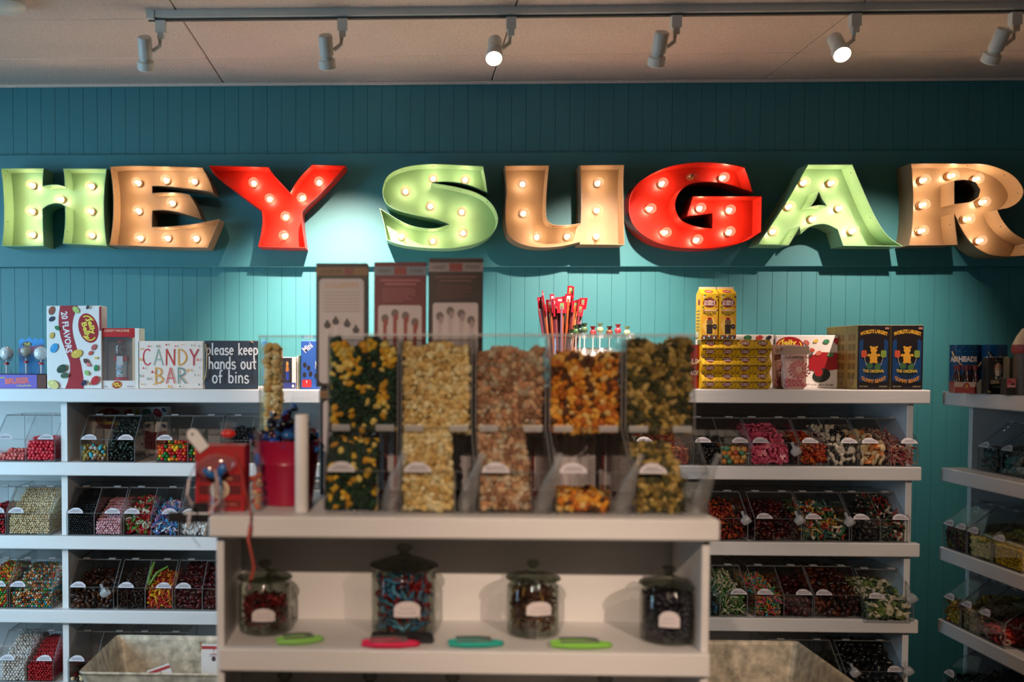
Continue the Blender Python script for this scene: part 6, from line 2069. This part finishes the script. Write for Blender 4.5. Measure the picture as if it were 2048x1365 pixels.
# ------------- on the side shelving
ZST = ZS[0]
tin = None
for i, (u0, u1, Y, lab) in enumerate(((1908, 1962, 3.08, 'blue tin pail with a cream handle, nearer the teal wall'), (1966, 2016, 3.06, 'second blue tin pail, behind the black candy box'))):
    xa, xb = at(u0, 740, Y).x, at(u1, 740, Y).x
    rr = (xb - xa) / 2
    hh = at(1935, 690.5, Y).z - ZST
    loc = ((xa + xb) / 2, Y + .02, ZST + .0004)
    if tin is None:
        tin = thing('candy_tin', lab, 'tin', loc)
        MB().lathe([(.001, .001), (rr, .001), (rr, hh - .002), (rr + .001, hh), (rr - .002, hh), (rr - .002, .004), (.001, .004)], 30, col=C(26, 84, 128)).build('tin_body', 'gloss', tin, True)
        p = Print(.0002)
        v, f = text_mesh('AIRHEADS', .06)
        e = v.max(0) - v.min(0)
        a_ = lambda x: x / rr - .55
        for dz, sc_, cl in ((0, 1.0, C(16, 30, 50)), (.0003, .93, C(215, 205, 200))):
            qd = v / e * np.array([.086 * sc_, .019 * sc_])
            ro = rr + .0005 + dz
            p.add([(ro * math.sin(a_(x)), -ro * math.cos(a_(x)), hh * .70 + z) for x, z in qd], f, 0, cl)
        for k in range(5):
            a0_ = -.9 + .4 * k
            ro = rr + .0004
            p.add([(ro * math.sin(a0_), -ro * math.cos(a0_), hh * .86), (ro * math.sin(a0_ + .06), -ro * math.cos(a0_ + .06), hh * .86), (ro * math.sin(a0_ + .5), -ro * math.cos(a0_ + .5), hh * .97), (ro * math.sin(a0_ + .3), -ro * math.cos(a0_ + .3), hh * .97)], [(0, 1, 2, 3)], 0, C(50, 120, 165))
        ro = rr + .0004
        p.add([(ro * math.sin(t), -ro * math.cos(t), hh * z) for t, z in ((-.4, .36), (.1, .3), (.3, .1), (-.1, .06), (-.5, .2))], [(0, 1, 2, 3, 4)], 0, C(150, 50, 56))
        p.build('printed_wrap', 'col', tin)
        MB().tube([((rr + .003) * math.cos(t), -.012 - .03 * math.sin(t), hh * .86 - .052 * math.sin(t)) for t in np.linspace(0, math.pi, 14)], .0018, 6).build('handle', 'rope', tin, True)
    else:
        dup(tin, loc, .55, lab)
# six-pack of little bottles
q = at(1909, 783, 2.99)
r_ = thing('bottle_carrier', 'red and white carrier of little soda bottles in front of the blue pail', 'carrier', (q.x + .036, 2.985, ZST + .0004), R(-12))
MB().box(-.036, 0, 0, .036, .002, .033, col=C(190, 160, 140)).box(-.036, .048, 0, .036, .05, .033, col=C(150, 40, 34)).box(-.036, .0021, 0, -.034, .0479, .033, col=C(150, 40, 34)).box(.034, .0021, 0, .036, .0479, .033, col=C(110, 36, 30)).box(-.0339, .0021, 0, .0339, .0479, .002, col=C(150, 40, 34)).build('carrier_tray', 'col', r_)
p = Print()
p.rect(-.036, 0, .036, .018, C(150, 34, 34))
p.ell(-.004, .019, .009, .012, C(150, 30, 30))
p.text('JB', -.004, .019, .008, .012, C(220, 180, 60))
p.put('printed_face', r_, (0, -.0003, 0))
bt = None
for i in range(3):
    for j in range(2):
        loc = r_.matrix_basis @ Vector((-.022 + .022 * i, .0135 + .023 * j, .0025))
        if bt is None:
            bt = thing('soda_bottle', 'little dark soda bottle with a red cap in the carrier', 'bottle', loc, 0, 'bottles in the carrier')
            MB().lathe([(.001, 0), (.0095, .001), (.0098, .034), (.0085, .042), (.005, .056), (.0045, .066), (.001, .066)], 14, col=C(70, 34, 34)).build('bottle_body', 'gloss', bt, True)
            MB().lathe([(.001, .080), (.0062, .080), (.0066, .0662), (.001, .0662)], 12, col=C(120, 18, 22)).build('cap', 'col', bt, True)
        else:
            dup(bt, loc)
# black box with a bearded man's portrait
q0, q1 = at(1973, 770, 2.93), at(2014, 770, 2.93)
w_ = q1.x - q0.x
hh = at(1990, 716, 2.93).z - ZST
r_ = thing('candy_box', 'black candy box with a white bearded portrait', 'box', ((q0.x + q1.x) / 2, 2.925, ZST + .0004), R(-4))
MB().bev(-w_ / 2, 0, 0, w_ / 2, .03, hh, .001, col=C(18, 22, 20)).build('carton', 'col', r_)
p = Print()
p.text('SUGAR', 0, hh * .92, w_ * .30, hh * .03, C(140, 140, 130))
p.ell(0, hh * .70, w_ * .17, hh * .155, C(200, 150, 120), 0, 20)
p.ell(0, hh * .60, w_ * .155, hh * .11, C(205, 195, 180), 0, 20)
p.ell(0, hh * .655, w_ * .09, hh * .03, C(190, 135, 108), 0, 16)
p.ell(0, hh * .635, w_ * .08, hh * .014, C(215, 205, 190), 0, 16)
for s in (-1, 1):
    p.ell(s * w_ * .065, hh * .725, w_ * .022, hh * .009, C(50, 36, 30), 0, 10)
    p.rect(s * w_ * .065 - w_ * .035, hh * .745, s * w_ * .065 + w_ * .035, hh * .753, C(210, 200, 190))
    p.poly([(s * w_ * .02, hh * .40), (s * w_ * .14, hh * .42), (s * w_ * .12, hh * .53)], C(195, 188, 178))
p.text('SIGMUND FREE', 0, hh * .33, w_ * .68, hh * .105, C(205, 180, 140), bold=.01)
p.text('CANDY', 0, hh * .20, w_ * .52, hh * .06, C(150, 150, 120))
p.ell(-w_ * .40, hh * .06, w_ * .09, hh * .03, C(180, 160, 60), -.4)
p.rect(-w_ * .5, hh * .02, -w_ * .47, hh * .2, C(30, 34, 32))
p.put('printed_face', r_, (0, -.0003, 0))
q0 = at(1958, 783, 2.955)
o = MB().prism([(0, 0), (.016, 0), (.016, .036), (.011, .042), (.004, .036), (0, .02)], 0, .006, col=C(120, 124, 104)).build('price_tag', 'col', None, False, (q0.x, 2.96, ZST + .0004))
tag(o, 'small pale green card between the bottle carrier and the black box', 'card')
for (ua, ub, vt, Y, cl, lab) in ((2018, 2026, 716, 2.88, (120, 104, 76), 'thin tan box behind the black candy box'), (2030, 2062, 716, 2.93, (30, 26, 22), 'black box at the picture edge behind the pink label'), (2014, 2040, 757, 2.83, (26, 24, 22), 'low black box with a pink and white label')):
    xa, xb = at(ua, 760, Y).x, at(ub, 760, Y).x
    r_ = thing('candy_box', lab, 'box', ((xa + xb) / 2, Y, ZST + .0004))
    hh = at(ua, vt, Y).z - ZST
    w_ = xb - xa
    MB().bev(-w_ / 2, 0, 0, w_ / 2, .03, hh, .001, col=C(*cl)).build('carton', 'col', r_)
    if 'label' in lab and 'low' in lab:
        p = Print()
        p.rect(-w_ * .5, hh * .45, w_ * .25, hh * .98, C(190, 100, 104))
        p.ell(-w_ * .3, hh * .8, w_ * .12, hh * .1, C(160, 40, 50))
        p.ell(-w_ * .05, hh * .65, w_ * .12, hh * .1, C(70, 30, 40))
        p.rect(-w_ * .45, hh * .5, w_ * .1, hh * .56, C(215, 190, 180))
        p.put('printed_face', r_, (0, -.0003, 0))
q = at(2062, 783, 2.80)
r_ = thing('paper_cone', 'big cream and red round-shouldered jar topping the side shelving', 'jar', (q.x + .012, 2.835, ZST + .0004))
hh = at(2048, 668, 2.835).z - ZST
MB().lathe([(.001, 0), (.036, 0), (.036, hh * .68), (.001, hh * .68)], 28, col=C(80, 64, 50)).build('pot', 'col', r_, True)
MB().lathe([(.040, hh * .6805), (.042, hh * .72), (.040, hh * .82), (.001, hh * .82)], 28, col=C(150, 40, 30)).build('red_band', 'col', r_, True)
MB().lathe([(.039, hh * .8205), (.030, hh * .95), (.016, hh * 1.08), (.001, hh * 1.1)], 28, col=C(205, 180, 150)).build('dome_lid', 'col', r_, True)

# scoops and knobs that show at the bin fronts
def clear_scoop(u, v, Y, label, kind='bowl'):
    q = at(u, v, Y)
    o = thing('clear_scoop', label, 'scoop', q)
    M4 = Matrix.Rotation(R(50), 4, 'Y')
    MB().lathe([(.0001, -.012), (.010, -.010), (.014, 0), (.0145, .016)], 14, M4=M4).build('scoop_bowl', 'tab', o, True)
    MB().tube([M4 @ Vector((-.012, 0, .006)), M4 @ Vector((-.03, 0, .012))], [.004, .005], 8).build('scoop_handle', 'tab', o, True)
    return o
for u, v, lab in ((208, 1188, 'clear pear-shaped scoop hooked on the bin of dark brown lumps'), (1590, 905, 'clear scoop hooked beside the pink hearts'), (1490, 1043, 'clear scoop hooked beside the orange-red tangle'),
                  (1597, 1043, 'clear scoop hooked on the bin of deep red candy'), (1697, 1046, 'clear scoop hooked on the bin of gummy worms'), (1822, 1200, 'clear scoop hooked on the pulled-out bin'), (1815, 1345, 'clear scoop at the end of the lowest shelf in view'), (1708, 1348, 'clear scoop hooked in front of the black heap')):
    clear_scoop(u, v, SY - .006 - (.025 if u == 1822 else 0), lab)
